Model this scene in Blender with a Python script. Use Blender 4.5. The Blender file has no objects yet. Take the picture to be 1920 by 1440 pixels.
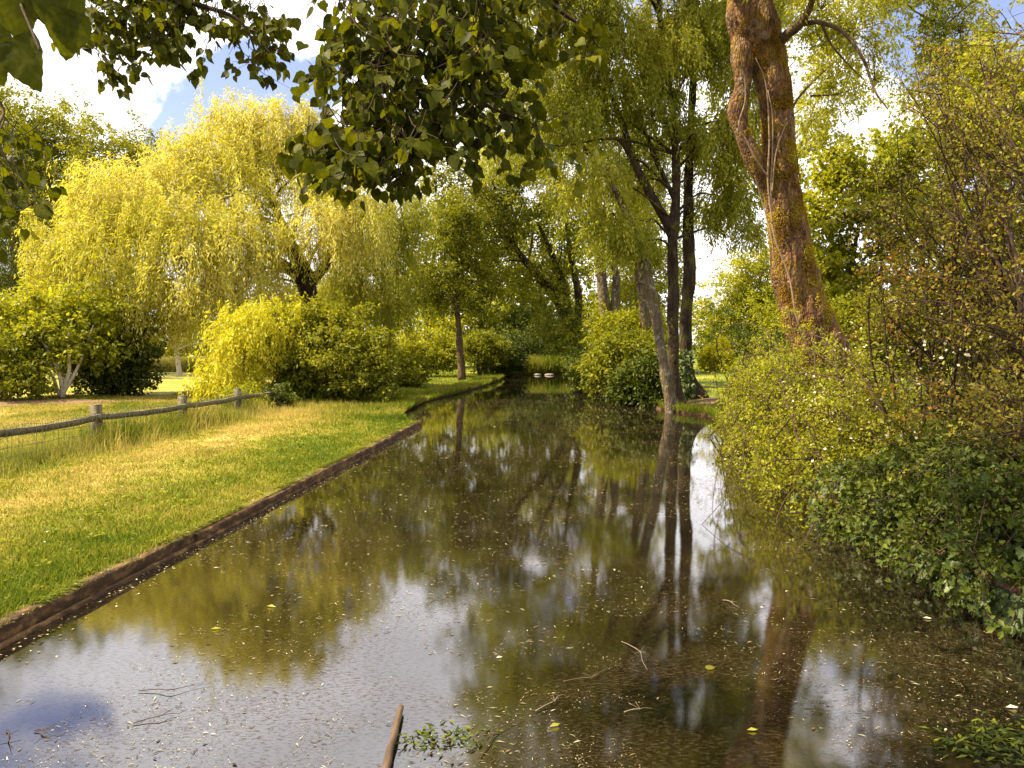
import bpy, math, random
import numpy as np
from mathutils import Vector
rs = np.random.RandomState(7)
R = math.radians
C = bpy.context.scene.collection
sc = bpy.context.scene
# ------------------------------------------------------------------ camera, light, exposure
F, HZ, EYE = 1442.0, 648.0, 2.0
PITCH = math.atan((720 - HZ) / F)
cd = bpy.data.cameras.new('camera'); cam = bpy.data.objects.new('camera', cd); C.objects.link(cam)
cam.location = (0, 0, EYE); cam.rotation_euler = (R(90) - PITCH, 0, 0)
cd.sensor_width = 36; cd.lens = F / 1920 * 36; cd.clip_start = .05; cd.clip_end = 3000
sc.camera = cam
SUN_EL, SUN_AZ = 50.0, -96.0           # azimuth clockwise from +Y: light from the left, a little behind the camera
sx, sy, sz = math.sin(R(SUN_AZ)) * math.cos(R(SUN_EL)), math.cos(R(SUN_AZ)) * math.cos(R(SUN_EL)), math.sin(R(SUN_EL))
sd = bpy.data.lights.new('sun', 'SUN'); sd.energy = 5.0; sd.angle = R(.55); sd.color = (1, .86, .60)
so = bpy.data.objects.new('sun', sd); C.objects.link(so)
so.rotation_euler = Vector((sx, sy, sz)).to_track_quat('Z', 'Y').to_euler()
sc.view_settings.view_transform = 'Standard'; sc.view_settings.look = 'None'
sc.view_settings.gamma = 1; sc.view_settings.exposure = 1.55
sc.cycles.max_bounces = 10; sc.cycles.diffuse_bounces = 7; sc.cycles.glossy_bounces = 3; sc.cycles.transmission_bounces = 8
sc.cycles.caustics_reflective = False; sc.cycles.caustics_refractive = False

def ray(px, py):
    x, z = (px - 960) / F, -(py - 720) / F
    c, s = math.cos(-PITCH), math.sin(-PITCH)
    return Vector((x, c - z * s, s + z * c))
def at(px, py, Y):
    d = ray(px, py); return Vector((0, 0, EYE)) + d * (Y / d.y)

world = bpy.data.worlds.new('World'); sc.world = world; world.use_nodes = True
nt = world.node_tree; nt.nodes.clear(); L = nt.links
def N(nt, t, **kw):
    n = nt.nodes.new(t)
    for k, v in kw.items():
        if k.startswith('i_'):
            key = k[2:]
            n.inputs[int(key) if key.isdigit() else key].default_value = v
        else: setattr(n, k, v)
    return n
def math_(nt, op, a, b=None, clamp=False):
    n = nt.nodes.new('ShaderNodeMath'); n.operation = op; n.use_clamp = clamp
    for i, v in enumerate((a, b)):
        if v is None: continue
        if isinstance(v, (int, float)): n.inputs[i].default_value = v
        else: nt.links.new(v, n.inputs[i])
    return n.outputs[0]
sky = N(nt, 'ShaderNodeTexSky', sky_type='NISHITA', sun_disc=False, sun_elevation=R(SUN_EL), sun_rotation=R(SUN_AZ), air_density=1.0, dust_density=.6, ozone_density=1.2)
tc = N(nt, 'ShaderNodeTexCoord')
mp = N(nt, 'ShaderNodeMapping'); mp.inputs['Scale'].default_value = (1, 1, 2.2); L.new(tc.outputs['Generated'], mp.inputs[0])
cn = N(nt, 'ShaderNodeTexNoise', i_Scale=3.4, i_Detail=9.0, i_Roughness=.58, i_Distortion=.25); L.new(mp.outputs[0], cn.inputs['Vector'])
cn2 = N(nt, 'ShaderNodeTexNoise', i_Scale=1.3, i_Detail=2.0); L.new(mp.outputs[0], cn2.inputs['Vector'])
sz_ = N(nt, 'ShaderNodeSeparateXYZ'); L.new(tc.outputs['Generated'], sz_.inputs[0])
hi = N(nt, 'ShaderNodeMapRange', interpolation_type='SMOOTHSTEP'); L.new(sz_.outputs[2], hi.inputs[0]); hi.inputs[1].default_value = .36; hi.inputs[2].default_value = .48; hi.inputs[4].default_value = .30
acc = math_(nt, 'ADD', math_(nt, 'MULTIPLY', cn.outputs[0], 1.5), math_(nt, 'ADD', math_(nt, 'MULTIPLY', cn2.outputs[0], .5), hi.outputs[0]))
wn = N(nt, 'ShaderNodeTexNoise', i_Scale=7.0, i_Detail=7.0, i_Roughness=.6); L.new(tc.outputs['Generated'], wn.inputs['Vector'])
wob = N(nt, 'ShaderNodeVectorMath', operation='MULTIPLY_ADD'); L.new(wn.outputs['Color'], wob.inputs[0]); wob.inputs[1].default_value = (.2, .2, .2); wob.inputs[2].default_value = (-.1, -.1, -.1)
for px, py, wdt, amp in ((110, 170, .12, .46), (330, 20, .10, .6), (230, 45, .08, .6), (480, 20, .10, .44), (600, 90, .06, .25), (290, 135, .05, -.5), (390, 150, .08, -.62), (500, 160, .07, -.45), (570, 200, .07, -.4), (290, 230, .04, -.35), (200, 190, .05, .3),
                         (1350, 380, .22, .35), (1560, 20, .14, .1), (1720, 60, .07, -.35), (1890, 20, .08, -.4), (700, 420, .3, .3), (1600, 240, .08, .3), (545, 80, .03, -.3)):
    d = ray(px, py).normalized()
    vm = N(nt, 'ShaderNodeVectorMath', operation='DISTANCE'); nrm = N(nt, 'ShaderNodeVectorMath', operation='NORMALIZE')
    L.new(tc.outputs['Generated'], nrm.inputs[0]); ad = N(nt, 'ShaderNodeVectorMath', operation='ADD'); L.new(nrm.outputs[0], ad.inputs[0]); L.new(wob.outputs[0], ad.inputs[1]); L.new(ad.outputs[0], vm.inputs[0]); vm.inputs[1].default_value = d
    q = math_(nt, 'SUBTRACT', 1.0, math_(nt, 'DIVIDE', vm.outputs['Value'], wdt * 1.6), clamp=True)
    qs = math_(nt, 'MULTIPLY', math_(nt, 'MULTIPLY', q, q), math_(nt, 'SUBTRACT', 3.0, math_(nt, 'MULTIPLY', q, 2.0)))
    acc = math_(nt, 'ADD', acc, math_(nt, 'MULTIPLY', qs, amp * .85))
cr = N(nt, 'ShaderNodeMapRange', interpolation_type='SMOOTHSTEP'); L.new(acc, cr.inputs[0])
cr.inputs[1].default_value = 1.0; cr.inputs[2].default_value = 1.24
cc = N(nt, 'ShaderNodeMix', data_type='RGBA'); L.new(cr.outputs[0], cc.inputs[0])
tn = N(nt, 'ShaderNodeMix', data_type='RGBA', blend_type='MULTIPLY'); tn.inputs[0].default_value = 1; tn.inputs['B'].default_value = (1.22, 1.0, 1.08, 1); L.new(sky.outputs[0], tn.inputs['A']); L.new(tn.outputs['Result'], cc.inputs['A'])
shade = N(nt, 'ShaderNodeMix', data_type='RGBA'); L.new(cn.outputs[0], shade.inputs[0])
shade.inputs['A'].default_value = (13, 12.6, 12.4, 1); shade.inputs['B'].default_value = (4.2, 4.1, 4.4, 1)
L.new(shade.outputs['Result'], cc.inputs['B'])
bg = N(nt, 'ShaderNodeBackground', i_Strength=.08); L.new(cc.outputs['Result'], bg.inputs[0])
wo = N(nt, 'ShaderNodeOutputWorld'); L.new(bg.outputs[0], wo.inputs[0])

# ------------------------------------------------------------------ helpers
def tag(o, label=None, cat=None, group=None, kind=None):
    if label: o['label'] = label
    if cat: o['category'] = cat
    if group: o['group'] = group
    if kind: o['kind'] = kind
    return o
def empty(name, loc, label, cat, group=None):
    o = bpy.data.objects.new(name, None); C.objects.link(o); o.location = loc; o.empty_display_size = .2
    return tag(o, label, cat, group)
class MB:
    def __init__(s): s.v = []; s.f = []; s.r = []; s.n = 0
    def add(s, v, f, r=None):
        v = np.asarray(v, float).reshape(-1, 3); f = np.asarray(f, np.int64)
        s.v.append(v); s.f.append(f + s.n); s.n += len(v)
        s.r.append(np.full(len(f), .5) if r is None else np.broadcast_to(np.asarray(r, float), (len(f),)))
        return s
    def build(s, name, mat, parent=None, smooth=False):
        off = np.array(parent.location) if parent is not None else np.zeros(3)
        if parent is not None and parent.parent is not None: off = off + np.array(parent.parent.location)
        V = np.concatenate(s.v) - off
        me = bpy.data.meshes.new(name)
        me.vertices.add(len(V)); me.vertices.foreach_set('co', V.astype(np.float32).ravel())
        lp = np.concatenate([f.ravel() for f in s.f]); cnt = np.concatenate([np.full(len(f), f.shape[1]) for f in s.f])
        me.loops.add(len(lp)); me.loops.foreach_set('vertex_index', lp.astype(np.int32))
        me.polygons.add(len(cnt)); st = np.concatenate([[0], np.cumsum(cnt)[:-1]])
        me.polygons.foreach_set('loop_start', st.astype(np.int32))
        me.update(calc_edges=True)
        a = me.attributes.new('rnd', 'FLOAT', 'FACE'); a.data.foreach_set('value', np.concatenate(s.r).astype(np.float32))
        if smooth: me.polygons.foreach_set('use_smooth', np.ones(len(cnt), bool))
        me.materials.append(mat)
        o = bpy.data.objects.new(name, me); C.objects.link(o)
        if parent is not None: o.parent = parent
        return o
def _h(i, j, k, s):
    n = (i * 73856093) ^ (j * 19349663) ^ (k * 83492791) ^ (s * 2654435)
    n = (n ^ (n >> 13)) * 1274126177 & 0x7fffffff
    return ((n ^ (n >> 16)) & 0xffff) / 65535.0
def vn(P, freq=1.0, seed=0):                      # value noise 0..1 on (n,3)
    P = np.asarray(P, float).reshape(-1, 3) * freq + 100.0
    I = np.floor(P).astype(np.int64); f = P - I; f = f * f * (3 - 2 * f); o = 0
    for a in (0, 1):
        for b in (0, 1):
            for c in (0, 1):
                w = (f[:, 0] if a else 1 - f[:, 0]) * (f[:, 1] if b else 1 - f[:, 1]) * (f[:, 2] if c else 1 - f[:, 2])
                o = o + w * _h(I[:, 0] + a, I[:, 1] + b, I[:, 2] + c, seed)
    return o
def unit(v): return v / np.maximum(np.linalg.norm(v, axis=-1, keepdims=True), 1e-9)
def rdir(n): return unit(rs.normal(size=(n, 3)))
def spline(P, m):
    P = np.asarray([list(p) for p in P], float)
    if len(P) < 3: return P[0] + (P[-1] - P[0]) * np.linspace(0, 1, m)[:, None]
    Q = np.vstack([2 * P[0] - P[1], P, 2 * P[-1] - P[-2]])
    t = np.linspace(0, len(P) - 1 - 1e-6, m); i = t.astype(int); u = (t - i)[:, None]
    a, b, c, d = Q[i], Q[i + 1], Q[i + 2], Q[i + 3]
    return .5 * (2 * b + (c - a) * u + (2 * a - 5 * b + 4 * c - d) * u * u + (3 * b - a - 3 * c + d) * u ** 3)
def tube(mb, P, r, sides=8, m=None, rough=0, seed=0, fq=6, cap=True, r0=None):
    m = m or max(3, 4 * len(P)); S = spline(P, m)
    r = np.interp(np.linspace(0, 1, m), np.linspace(0, 1, len(r)), r) if np.ndim(r) else np.full(m, r)
    T = unit(np.gradient(S, axis=0)); ref = np.array([1., .13, 0]) if abs(T[0, 0]) < .8 else np.array([0, 0, 1.])
    A = unit(np.cross(T, ref)); B = np.cross(T, A)
    th = np.linspace(0, 2 * np.pi, sides, endpoint=False)
    ring = A[:, None] * np.cos(th)[None, :, None] + B[:, None] * np.sin(th)[None, :, None]
    V = S[:, None] + ring * r[:, None, None]
    if rough:
        Z = V.reshape(-1, 3) * np.array([1, 1, .28])
        d = (vn(Z, fq, seed) - .5) * 1.0 + (vn(Z, fq * 2.6, seed + 1) - .5) * .6 + (vn(V, fq * .35, seed + 2) - .5) * 1.3
        V = V + ring * (r[:, None] * rough * d.reshape(m, sides))[:, :, None]
    i = np.arange(m - 1)[:, None] * sides; j = np.arange(sides)[None]; k = (j + 1) % sides
    F_ = np.stack([i + j, i + k, i + sides + k, i + sides + j], -1).reshape(-1, 4)
    mb.add(V, F_, .5 if r0 is None else r0)
    if cap:
        n = mb.n
        mb.v[-1] = np.vstack([mb.v[-1], S[-1] + T[-1] * r[-1] * .5, S[0]]); mb.n += 2
        b = n - m * sides; e = b + (m - 1) * sides; j = np.arange(sides); k = (j + 1) % sides
        mb.f.append(np.stack([e + j, e + k, np.full(sides, n)], -1)); mb.r.append(np.full(sides, .5))
        mb.f.append(np.stack([b + k, b + j, np.full(sides, n + 1)], -1)); mb.r.append(np.full(sides, .5))
    return S
def box(mb, c, s, rz=0, top=1.0, jit=0):
    x, y, z = [q / 2 for q in s]; V = []
    for k in (-1, 1):
        t = top if k > 0 else 1
        for a, b in ((-1, -1), (1, -1), (1, 1), (-1, 1)): V.append((a * x * t, b * y * t, k * z))
    V = np.array(V) + rs.uniform(-jit, jit, (8, 3)); ca, sa = math.cos(rz), math.sin(rz)
    V = np.stack([V[:, 0] * ca - V[:, 1] * sa, V[:, 0] * sa + V[:, 1] * ca, V[:, 2]], -1) + np.array(list(c))
    mb.add(V, [(0, 3, 2, 1), (4, 5, 6, 7), (0, 1, 5, 4), (1, 2, 6, 5), (2, 3, 7, 6), (3, 0, 4, 7)])
# leaf templates: (along, across, lift)
KITE = ([(0, 0, 0), (.42, -.30, .07), (1, 0, -.05), (.42, .30, .07)], [(0, 1, 2, 3)])
NARR = ([(0, 0, 0), (.4, -.12, .03), (1, 0, -.06), (.4, .12, .03)], [(0, 1, 2, 3)])
TUFT = ([(0, 0, 0), (.5, -.34, .1), (.86, -.12, 0), (1, .1, -.06), (.45, .3, .08), (.62, 0, -.07)], [(0, 1, 2, 5), (0, 5, 3, 4)])
HEART = ([(0, 0, 0), (-.08, -.24, .05), (.16, -.47, .09), (.5, -.45, .07), (.78, -.22, .02), (1.06, 0, -.12), (.78, .22, .02), (.5, .45, .07), (.16, .47, .09), (-.08, .24, .05), (.45, 0, -.03)],
         [(0, 1, 2, 10), (10, 2, 3, 4), (10, 4, 5, 6), (10, 6, 7, 8), (10, 8, 9, 0)])
IVY = ([(0, 0, 0), (-.12, -.3, .03), (.15, -.5, .05), (.3, -.28, .02), (.62, -.3, .03), (.62, -.14, 0), (1, 0, -.1), (.62, .14, 0), (.62, .3, .03), (.3, .28, .02), (.15, .5, .05), (-.12, .3, .03), (.4, 0, -.02)],
       [(0, 1, 2, 3), (0, 3, 5, 12), (3, 4, 5, 12), (12, 5, 6, 7), (12, 7, 8, 9), (0, 12, 9, 10), (0, 10, 11, 11)])
IVY = (IVY[0], [(0, 1, 2, 3), (0, 3, 4, 12), (12, 4, 5, 6), (12, 6, 7, 8), (0, 12, 8, 9), (0, 9, 10, 11)])
def heartx():
    V = [(0, 0, 0)]; K = 34
    for q in range(K + 1):
        a = -math.pi + 2 * math.pi * q / K; c, s_ = math.cos(a), math.sin(a)
        x = .46 + .56 * c - .10 * (1 - abs(s_)) * (c < 0) + .16 * max(0, c) ** 8; y = .50 * s_ * (1 - .28 * c) ; w = 1 + (.022 if q % 2 else -.01)
        if c < -.8: x += .14 * (-c - .8) / .2
        V.append((x * w, y * w, .10 * abs(y) - .16 * max(0, x - .4) ** 2 + .012 * math.sin(q * 1.7)))
    M_ = [(.1 + .8 * q / 6, 0, -.16 * max(0, .1 + .8 * q / 6 - .4) ** 2 - .02) for q in range(7)]; n0 = len(V); V += M_; Fq = []
    mi = [int(np.clip(round((V[q][0] - .12 - .1) / .8 * 6), 0, 6)) for q in range(1, K + 2)]
    for q in range(1, K + 1):
        a_, b_ = n0 + mi[q - 1], n0 + mi[q]; Fq.append((a_, q, q + 1))
        if a_ != b_:
            st = 1 if b_ > a_ else -1
            for r_ in range(a_, b_, st): Fq.append((r_, q + 1, r_ + st))
    return V, Fq
def leaf_fine(mb, pos, ax, nrm, size, rnd):
    V, Fq = heartx(); V = np.array(V); ax = unit(np.array(ax, float)); nrm = np.array(nrm, float); nrm = unit(nrm - ax * nrm.dot(ax)); sd_ = np.cross(nrm, ax)
    mb.add(np.array(pos) + size * (V[:, :1] * ax + V[:, 1:2] * sd_ + V[:, 2:] * nrm), np.array(Fq), rnd)
    return pos
def leaves(mb, pos, ax, nrm, size, tpl, rnd, wid=1.0):
    T = np.array(tpl[0]); Fc = np.array(tpl[1]); n = len(pos)
    ax = unit(ax); nrm = unit(nrm - ax * np.sum(nrm * ax, -1, keepdims=True)); sd_ = np.cross(nrm, ax)
    size = np.broadcast_to(size, (n,))
    V = pos[:, None] + size[:, None, None] * (T[None, :, :1] * ax[:, None] + T[None, :, 1:2] * wid * sd_[:, None] + T[None, :, 2:] * nrm[:, None])
    Fx = (np.arange(n)[:, None, None] * len(T) + Fc[None]).reshape(-1, Fc.shape[1])
    mb.add(V.reshape(-1, 3), Fx, np.repeat(rnd, len(Fc)))

# ------------------------------------------------------------------ materials
def mat_new(name):
    m = bpy.data.materials.new(name); m.use_nodes = True; m.node_tree.nodes.clear(); return m, m.node_tree
def ramp(nt, fac, stops):
    r = nt.nodes.new('ShaderNodeValToRGB'); e = r.color_ramp.elements
    while len(e) > 1: e.remove(e[-1])
    e[0].position = stops[0][0]; e[0].color = (*stops[0][1], 1)
    for p, c in stops[1:]: x = e.new(p); x.color = (*c, 1)
    nt.links.new(fac, r.inputs[0]); return r.outputs[0]
def leaf_mat(name, cols, trans=.4, rough=.5, tint=(1.22, 1.16, .45), spec=.16, vein=0):
    m, t = mat_new(name)
    a = N(t, 'ShaderNodeAttribute', attribute_name='rnd')
    col = ramp(t, a.outputs['Fac'], [(i / (len(cols) - 1), c) for i, c in enumerate(cols)])
    if vein:
        tcv = N(t, 'ShaderNodeTexCoord'); nv = N(t, 'ShaderNodeTexNoise', i_Scale=vein, i_Detail=5.0, i_Roughness=.7, i_Distortion=1.2); t.links.new(tcv.outputs['Object'], nv.inputs['Vector'])
        vr = ramp(t, nv.outputs[0], [(.3, (.62, .60, .5)), (.5, (1, 1, 1)), (.66, (1.5, 1.35, 1.2))]); mv = N(t, 'ShaderNodeMix', data_type='RGBA', blend_type='MULTIPLY'); mv.inputs[0].default_value = 1
        t.links.new(col, mv.inputs['A']); t.links.new(vr, mv.inputs['B']); col = mv.outputs['Result']
    p = N(t, 'ShaderNodeBsdfPrincipled', i_Roughness=rough); p.inputs['Specular IOR Level'].default_value = spec
    t.links.new(col, p.inputs['Base Color'])
    mx = N(t, 'ShaderNodeMix', data_type='RGBA', blend_type='MULTIPLY'); mx.inputs[0].default_value = 1
    t.links.new(col, mx.inputs['A']); mx.inputs['B'].default_value = (*tint, 1)
    tr = N(t, 'ShaderNodeBsdfTranslucent'); t.links.new(mx.outputs['Result'], tr.inputs[0])
    ms = N(t, 'ShaderNodeMixShader'); ms.inputs[0].default_value = trans
    t.links.new(p.outputs[0], ms.inputs[1]); t.links.new(tr.outputs[0], ms.inputs[2])
    o = N(t, 'ShaderNodeOutputMaterial'); t.links.new(ms.outputs[0], o.inputs[0]); return m
def bark_mat(name, cols, scale=8, moss=None, moss_amt=.5, bump=.6, lichen=None, zs=.3):
    m, t = mat_new(name)
    tc = N(t, 'ShaderNodeTexCoord'); mp = N(t, 'ShaderNodeMapping'); mp.inputs['Scale'].default_value = (1, 1, zs); t.links.new(tc.outputs['Object'], mp.inputs[0])
    n1 = N(t, 'ShaderNodeTexNoise', i_Scale=scale, i_Detail=8.0, i_Roughness=.65, i_Distortion=.4); t.links.new(mp.outputs[0], n1.inputs['Vector'])
    v = N(t, 'ShaderNodeTexVoronoi', feature='DISTANCE_TO_EDGE', i_Scale=scale * 1.6); t.links.new(mp.outputs[0], v.inputs['Vector'])
    col = ramp(t, n1.outputs[0], [(.3, cols[0]), (.5, cols[1]), (.7, cols[2])])
    if lichen:
        n3 = N(t, 'ShaderNodeTexNoise', i_Scale=4.5, i_Detail=6.0, i_Roughness=.7); t.links.new(tc.outputs['Object'], n3.inputs['Vector'])
        mr = N(t, 'ShaderNodeMapRange'); mr.inputs[1].default_value = .55; mr.inputs[2].default_value = .61; t.links.new(n3.outputs[0], mr.inputs[0])
        mx = N(t, 'ShaderNodeMix', data_type='RGBA'); t.links.new(mr.outputs[0], mx.inputs[0]); t.links.new(col, mx.inputs['A']); mx.inputs['B'].default_value = (*lichen, 1); col = mx.outputs['Result']
    if moss:
        n2 = N(t, 'ShaderNodeTexNoise', i_Scale=2.2, i_Detail=7.0, i_Roughness=.7); t.links.new(tc.outputs['Object'], n2.inputs['Vector'])
        mr = N(t, 'ShaderNodeMapRange'); mr.inputs[1].default_value = 1 - moss_amt - .06; mr.inputs[2].default_value = 1 - moss_amt + .06; t.links.new(n2.outputs[0], mr.inputs[0])
        mx = N(t, 'ShaderNodeMix', data_type='RGBA'); t.links.new(mr.outputs[0], mx.inputs[0]); t.links.new(col, mx.inputs['A'])
        mc = ramp(t, n1.outputs[0], [(.35, moss[0]), (.65, moss[1])]); t.links.new(mc, mx.inputs['B']); col = mx.outputs['Result']
    p = N(t, 'ShaderNodeBsdfPrincipled', i_Roughness=.9); p.inputs['Specular IOR Level'].default_value = .2; t.links.new(col, p.inputs['Base Color'])
    h = math_(t, 'ADD', n1.outputs[0], math_(t, 'MULTIPLY', math_(t, 'MINIMUM', v.outputs[0], .25), 2.0))
    b = N(t, 'ShaderNodeBump', i_Strength=bump, i_Distance=.05); t.links.new(h, b.inputs['Height']); t.links.new(b.outputs[0], p.inputs['Normal'])
    o = N(t, 'ShaderNodeOutputMaterial'); t.links.new(p.outputs[0], o.inputs[0]); return m
def field_mat(name, blade=False, mode='lawn'):
    """ground and grass blades share one world-space colour field: green turf, straw patches"""
    m, t = mat_new(name)
    g = N(t, 'ShaderNodeNewGeometry')
    mp = N(t, 'ShaderNodeMapping'); mp.inputs['Scale'].default_value = (1, .75, 0); t.links.new(g.outputs['Position'], mp.inputs[0])
    n1 = N(t, 'ShaderNodeTexNoise', i_Scale=.5, i_Detail=5.0, i_Roughness=.6, i_Distortion=.3); t.links.new(mp.outputs[0], n1.inputs['Vector'])
    n2 = N(t, 'ShaderNodeTexNoise', i_Scale=9.0, i_Detail=5.0, i_Roughness=.7); t.links.new(mp.outputs[0], n2.inputs['Vector'])
    sx_ = N(t, 'ShaderNodeSeparateXYZ'); t.links.new(g.outputs['Position'], sx_.inputs[0])
    # the strip along the fence (x around -5.4) is worn and dry
    dx = math_(t, 'ABSOLUTE', math_(t, 'ADD', sx_.outputs[0], 5.7)); dry = math_(t, 'SUBTRACT', 1.0, math_(t, 'DIVIDE', dx, 1.8), clamp=True)
    yy = math_(t, 'DIVIDE', math_(t, 'SUBTRACT', 27.0, sx_.outputs[1]), 6.0, clamp=True)
    dry = math_(t, 'MULTIPLY', dry, yy)
    far = math_(t, 'MULTIPLY', math_(t, 'DIVIDE', math_(t, 'SUBTRACT', -7.2, sx_.outputs[0]), 1.5, clamp=True), .62)
    f = math_(t, 'ADD', math_(t, 'ADD', n1.outputs[0], math_(t, 'MULTIPLY', n2.outputs[0], .30)), math_(t, 'ADD', math_(t, 'MULTIPLY', dry, .30), math_(t, 'MULTIPLY', far, .22)))
    if blade:
        a = N(t, 'ShaderNodeAttribute', attribute_name='rnd')
        f = math_(t, 'ADD', f, math_(t, 'MULTIPLY', math_(t, 'SUBTRACT', a.outputs['Fac'], .5), .34))
    if mode == 'lawn': st = [(.48, (.08, .125, .004)), (.66, (.15, .18, .008)), (.80, (.30, .27, .025)), (.95, (.47, .36, .10))]
    else: st = [(.45, (.14, .17, .02)), (.62, (.26, .25, .03)), (.85, (.40, .34, .07)), (1.0, (.48, .38, .12))]
    mr = N(t, 'ShaderNodeMapRange'); t.links.new(f, mr.inputs[0]); mr.inputs[1].default_value = 0; mr.inputs[2].default_value = 1.0
    col = ramp(t, mr.outputs[0], st)
    p = N(t, 'ShaderNodeBsdfPrincipled', i_Roughness=.75); p.inputs['Specular IOR Level'].default_value = .2
    t.links.new(col, p.inputs['Base Color']); out = p.outputs[0]
    if blade:
        tr = N(t, 'ShaderNodeBsdfTranslucent'); t.links.new(col, tr.inputs[0]); ms = N(t, 'ShaderNodeMixShader'); ms.inputs[0].default_value = .4
        t.links.new(out, ms.inputs[1]); t.links.new(tr.outputs[0], ms.inputs[2]); out = ms.outputs[0]
    else:
        b = N(t, 'ShaderNodeBump', i_Strength=.8, i_Distance=.04); n4 = N(t, 'ShaderNodeTexNoise', i_Scale=45.0, i_Detail=4.0, i_Roughness=.8); t.links.new(g.outputs['Position'], n4.inputs['Vector'])
        t.links.new(n4.outputs[0], b.inputs['Height']); t.links.new(b.outputs[0], p.inputs['Normal'])
        # bare earth shows on the steep canal sides and right beside them
        sl = N(t, 'ShaderNodeSeparateXYZ'); t.links.new(g.outputs['True Normal'], sl.inputs[0])
        st_ = math_(t, 'SUBTRACT', 1.0, math_(t, 'DIVIDE', math_(t, 'SUBTRACT', sl.outputs[2], .80), .14, clamp=True), clamp=True)
        mx = N(t, 'ShaderNodeMix', data_type='RGBA'); t.links.new(st_, mx.inputs[0]); t.links.new(col, mx.inputs['A']); mx.inputs['B'].default_value = (.10, .055, .025, 1)
        t.links.new(mx.outputs['Result'], p.inputs['Base Color'])
    o = N(t, 'ShaderNodeOutputMaterial'); t.links.new(out, o.inputs[0]); return m
def plain(name, cols, scale=10, rough=.85, bump=.4, sc3=(1, 1, 1)):
    m, t = mat_new(name); tc = N(t, 'ShaderNodeTexCoord'); mp = N(t, 'ShaderNodeMapping'); mp.inputs['Scale'].default_value = sc3; t.links.new(tc.outputs['Object'], mp.inputs[0])
    n1 = N(t, 'ShaderNodeTexNoise', i_Scale=scale, i_Detail=8.0, i_Roughness=.7); t.links.new(mp.outputs[0], n1.inputs['Vector'])
    col = ramp(t, n1.outputs[0], [(.3 + .4 * i / (len(cols) - 1), c) for i, c in enumerate(cols)])
    p = N(t, 'ShaderNodeBsdfPrincipled', i_Roughness=rough); t.links.new(col, p.inputs['Base Color']); p.inputs['Specular IOR Level'].default_value = .3
    b = N(t, 'ShaderNodeBump', i_Strength=bump, i_Distance=.02); t.links.new(n1.outputs[0], b.inputs['Height']); t.links.new(b.outputs[0], p.inputs['Normal'])
    o = N(t, 'ShaderNodeOutputMaterial'); t.links.new(p.outputs[0], o.inputs[0]); return m
def water_mat():
    m, t = mat_new('pond_water'); g = N(t, 'ShaderNodeNewGeometry')
    def nz(scale, sx, sy, det, rot=0, rough=.55, dist=0.):
        mp = N(t, 'ShaderNodeMapping'); mp.inputs['Scale'].default_value = (sx, sy, 1); mp.inputs['Rotation'].default_value = (0, 0, rot); t.links.new(g.outputs['Position'], mp.inputs[0])
        n = N(t, 'ShaderNodeTexNoise', i_Scale=scale, i_Detail=det, i_Roughness=rough, i_Distortion=dist); t.links.new(mp.outputs[0], n.inputs['Vector']); return n.outputs[0]
    film = nz(.55, 1, 1.6, 7.0, .3, .62, .6); fine = nz(26, 1, 2.6, 7.0, -.45, .8, .3); big = nz(1.8, 1, 1, 3.0)
    fm = N(t, 'ShaderNodeMapRange', interpolation_type='SMOOTHSTEP'); t.links.new(film, fm.inputs[0]); fm.inputs[1].default_value = .42; fm.inputs[2].default_value = .66
    fl = N(t, 'ShaderNodeMapRange'); t.links.new(fine, fl.inputs[0]); fl.inputs[1].default_value = .51; fl.inputs[2].default_value = .58
    sf = math_(t, 'MULTIPLY', fl.outputs[0], math_(t, 'ADD', math_(t, 'MULTIPLY', fm.outputs[0], .55), .40))
    mx = N(t, 'ShaderNodeMix', data_type='RGBA'); t.links.new(sf, mx.inputs[0]); mx.inputs['A'].default_value = (.004, .0028, .0008, 1); mx.inputs['B'].default_value = (.055, .044, .026, 1)
    mx2 = N(t, 'ShaderNodeMix', data_type='RGBA'); t.links.new(math_(t, 'MULTIPLY', fm.outputs[0], .32), mx2.inputs[0]); t.links.new(mx.outputs['Result'], mx2.inputs['A']); mx2.inputs['B'].default_value = (.028, .017, .005, 1)  # brown film colours also stand in for sunlit mud under the surface
    dif = N(t, 'ShaderNodeBsdfDiffuse', i_Roughness=1.0); t.links.new(mx2.outputs['Result'], dif.inputs[0])
    h = math_(t, 'ADD', math_(t, 'MULTIPLY', big, .9), math_(t, 'MULTIPLY', fine, .09)); h = math_(t, 'ADD', math_(t, 'ADD', h, math_(t, 'MULTIPLY', nz(70, 1, 1.4, 3.0), .05)), math_(t, 'MULTIPLY', nz(7, 1, 1.5, 2.0), .12))
    b = N(t, 'ShaderNodeBump', i_Strength=.008, i_Distance=.10); t.links.new(h, b.inputs['Height'])
    gl = N(t, 'ShaderNodeBsdfGlossy'); gl.inputs['Color'].default_value = (.93, .92, .95, 1); t.links.new(b.outputs[0], gl.inputs['Normal'])
    t.links.new(math_(t, 'ADD', math_(t, 'MULTIPLY', fm.outputs[0], .02), .002), gl.inputs['Roughness'])
    fr = N(t, 'ShaderNodeFresnel', i_IOR=1.45); t.links.new(b.outputs[0], fr.inputs['Normal'])
    k = math_(t, 'ADD', math_(t, 'MULTIPLY', fr.outputs[0], 1.1), .145, clamp=True)
    k = math_(t, 'MULTIPLY', k, math_(t, 'SUBTRACT', 1.0, math_(t, 'MULTIPLY', sf, .92)))
    ms = N(t, 'ShaderNodeMixShader'); t.links.new(k, ms.inputs[0]); t.links.new(dif.outputs[0], ms.inputs[1]); t.links.new(gl.outputs[0], ms.inputs[2])
    o = N(t, 'ShaderNodeOutputMaterial'); t.links.new(ms.outputs[0], o.inputs[0]); return m
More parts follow.
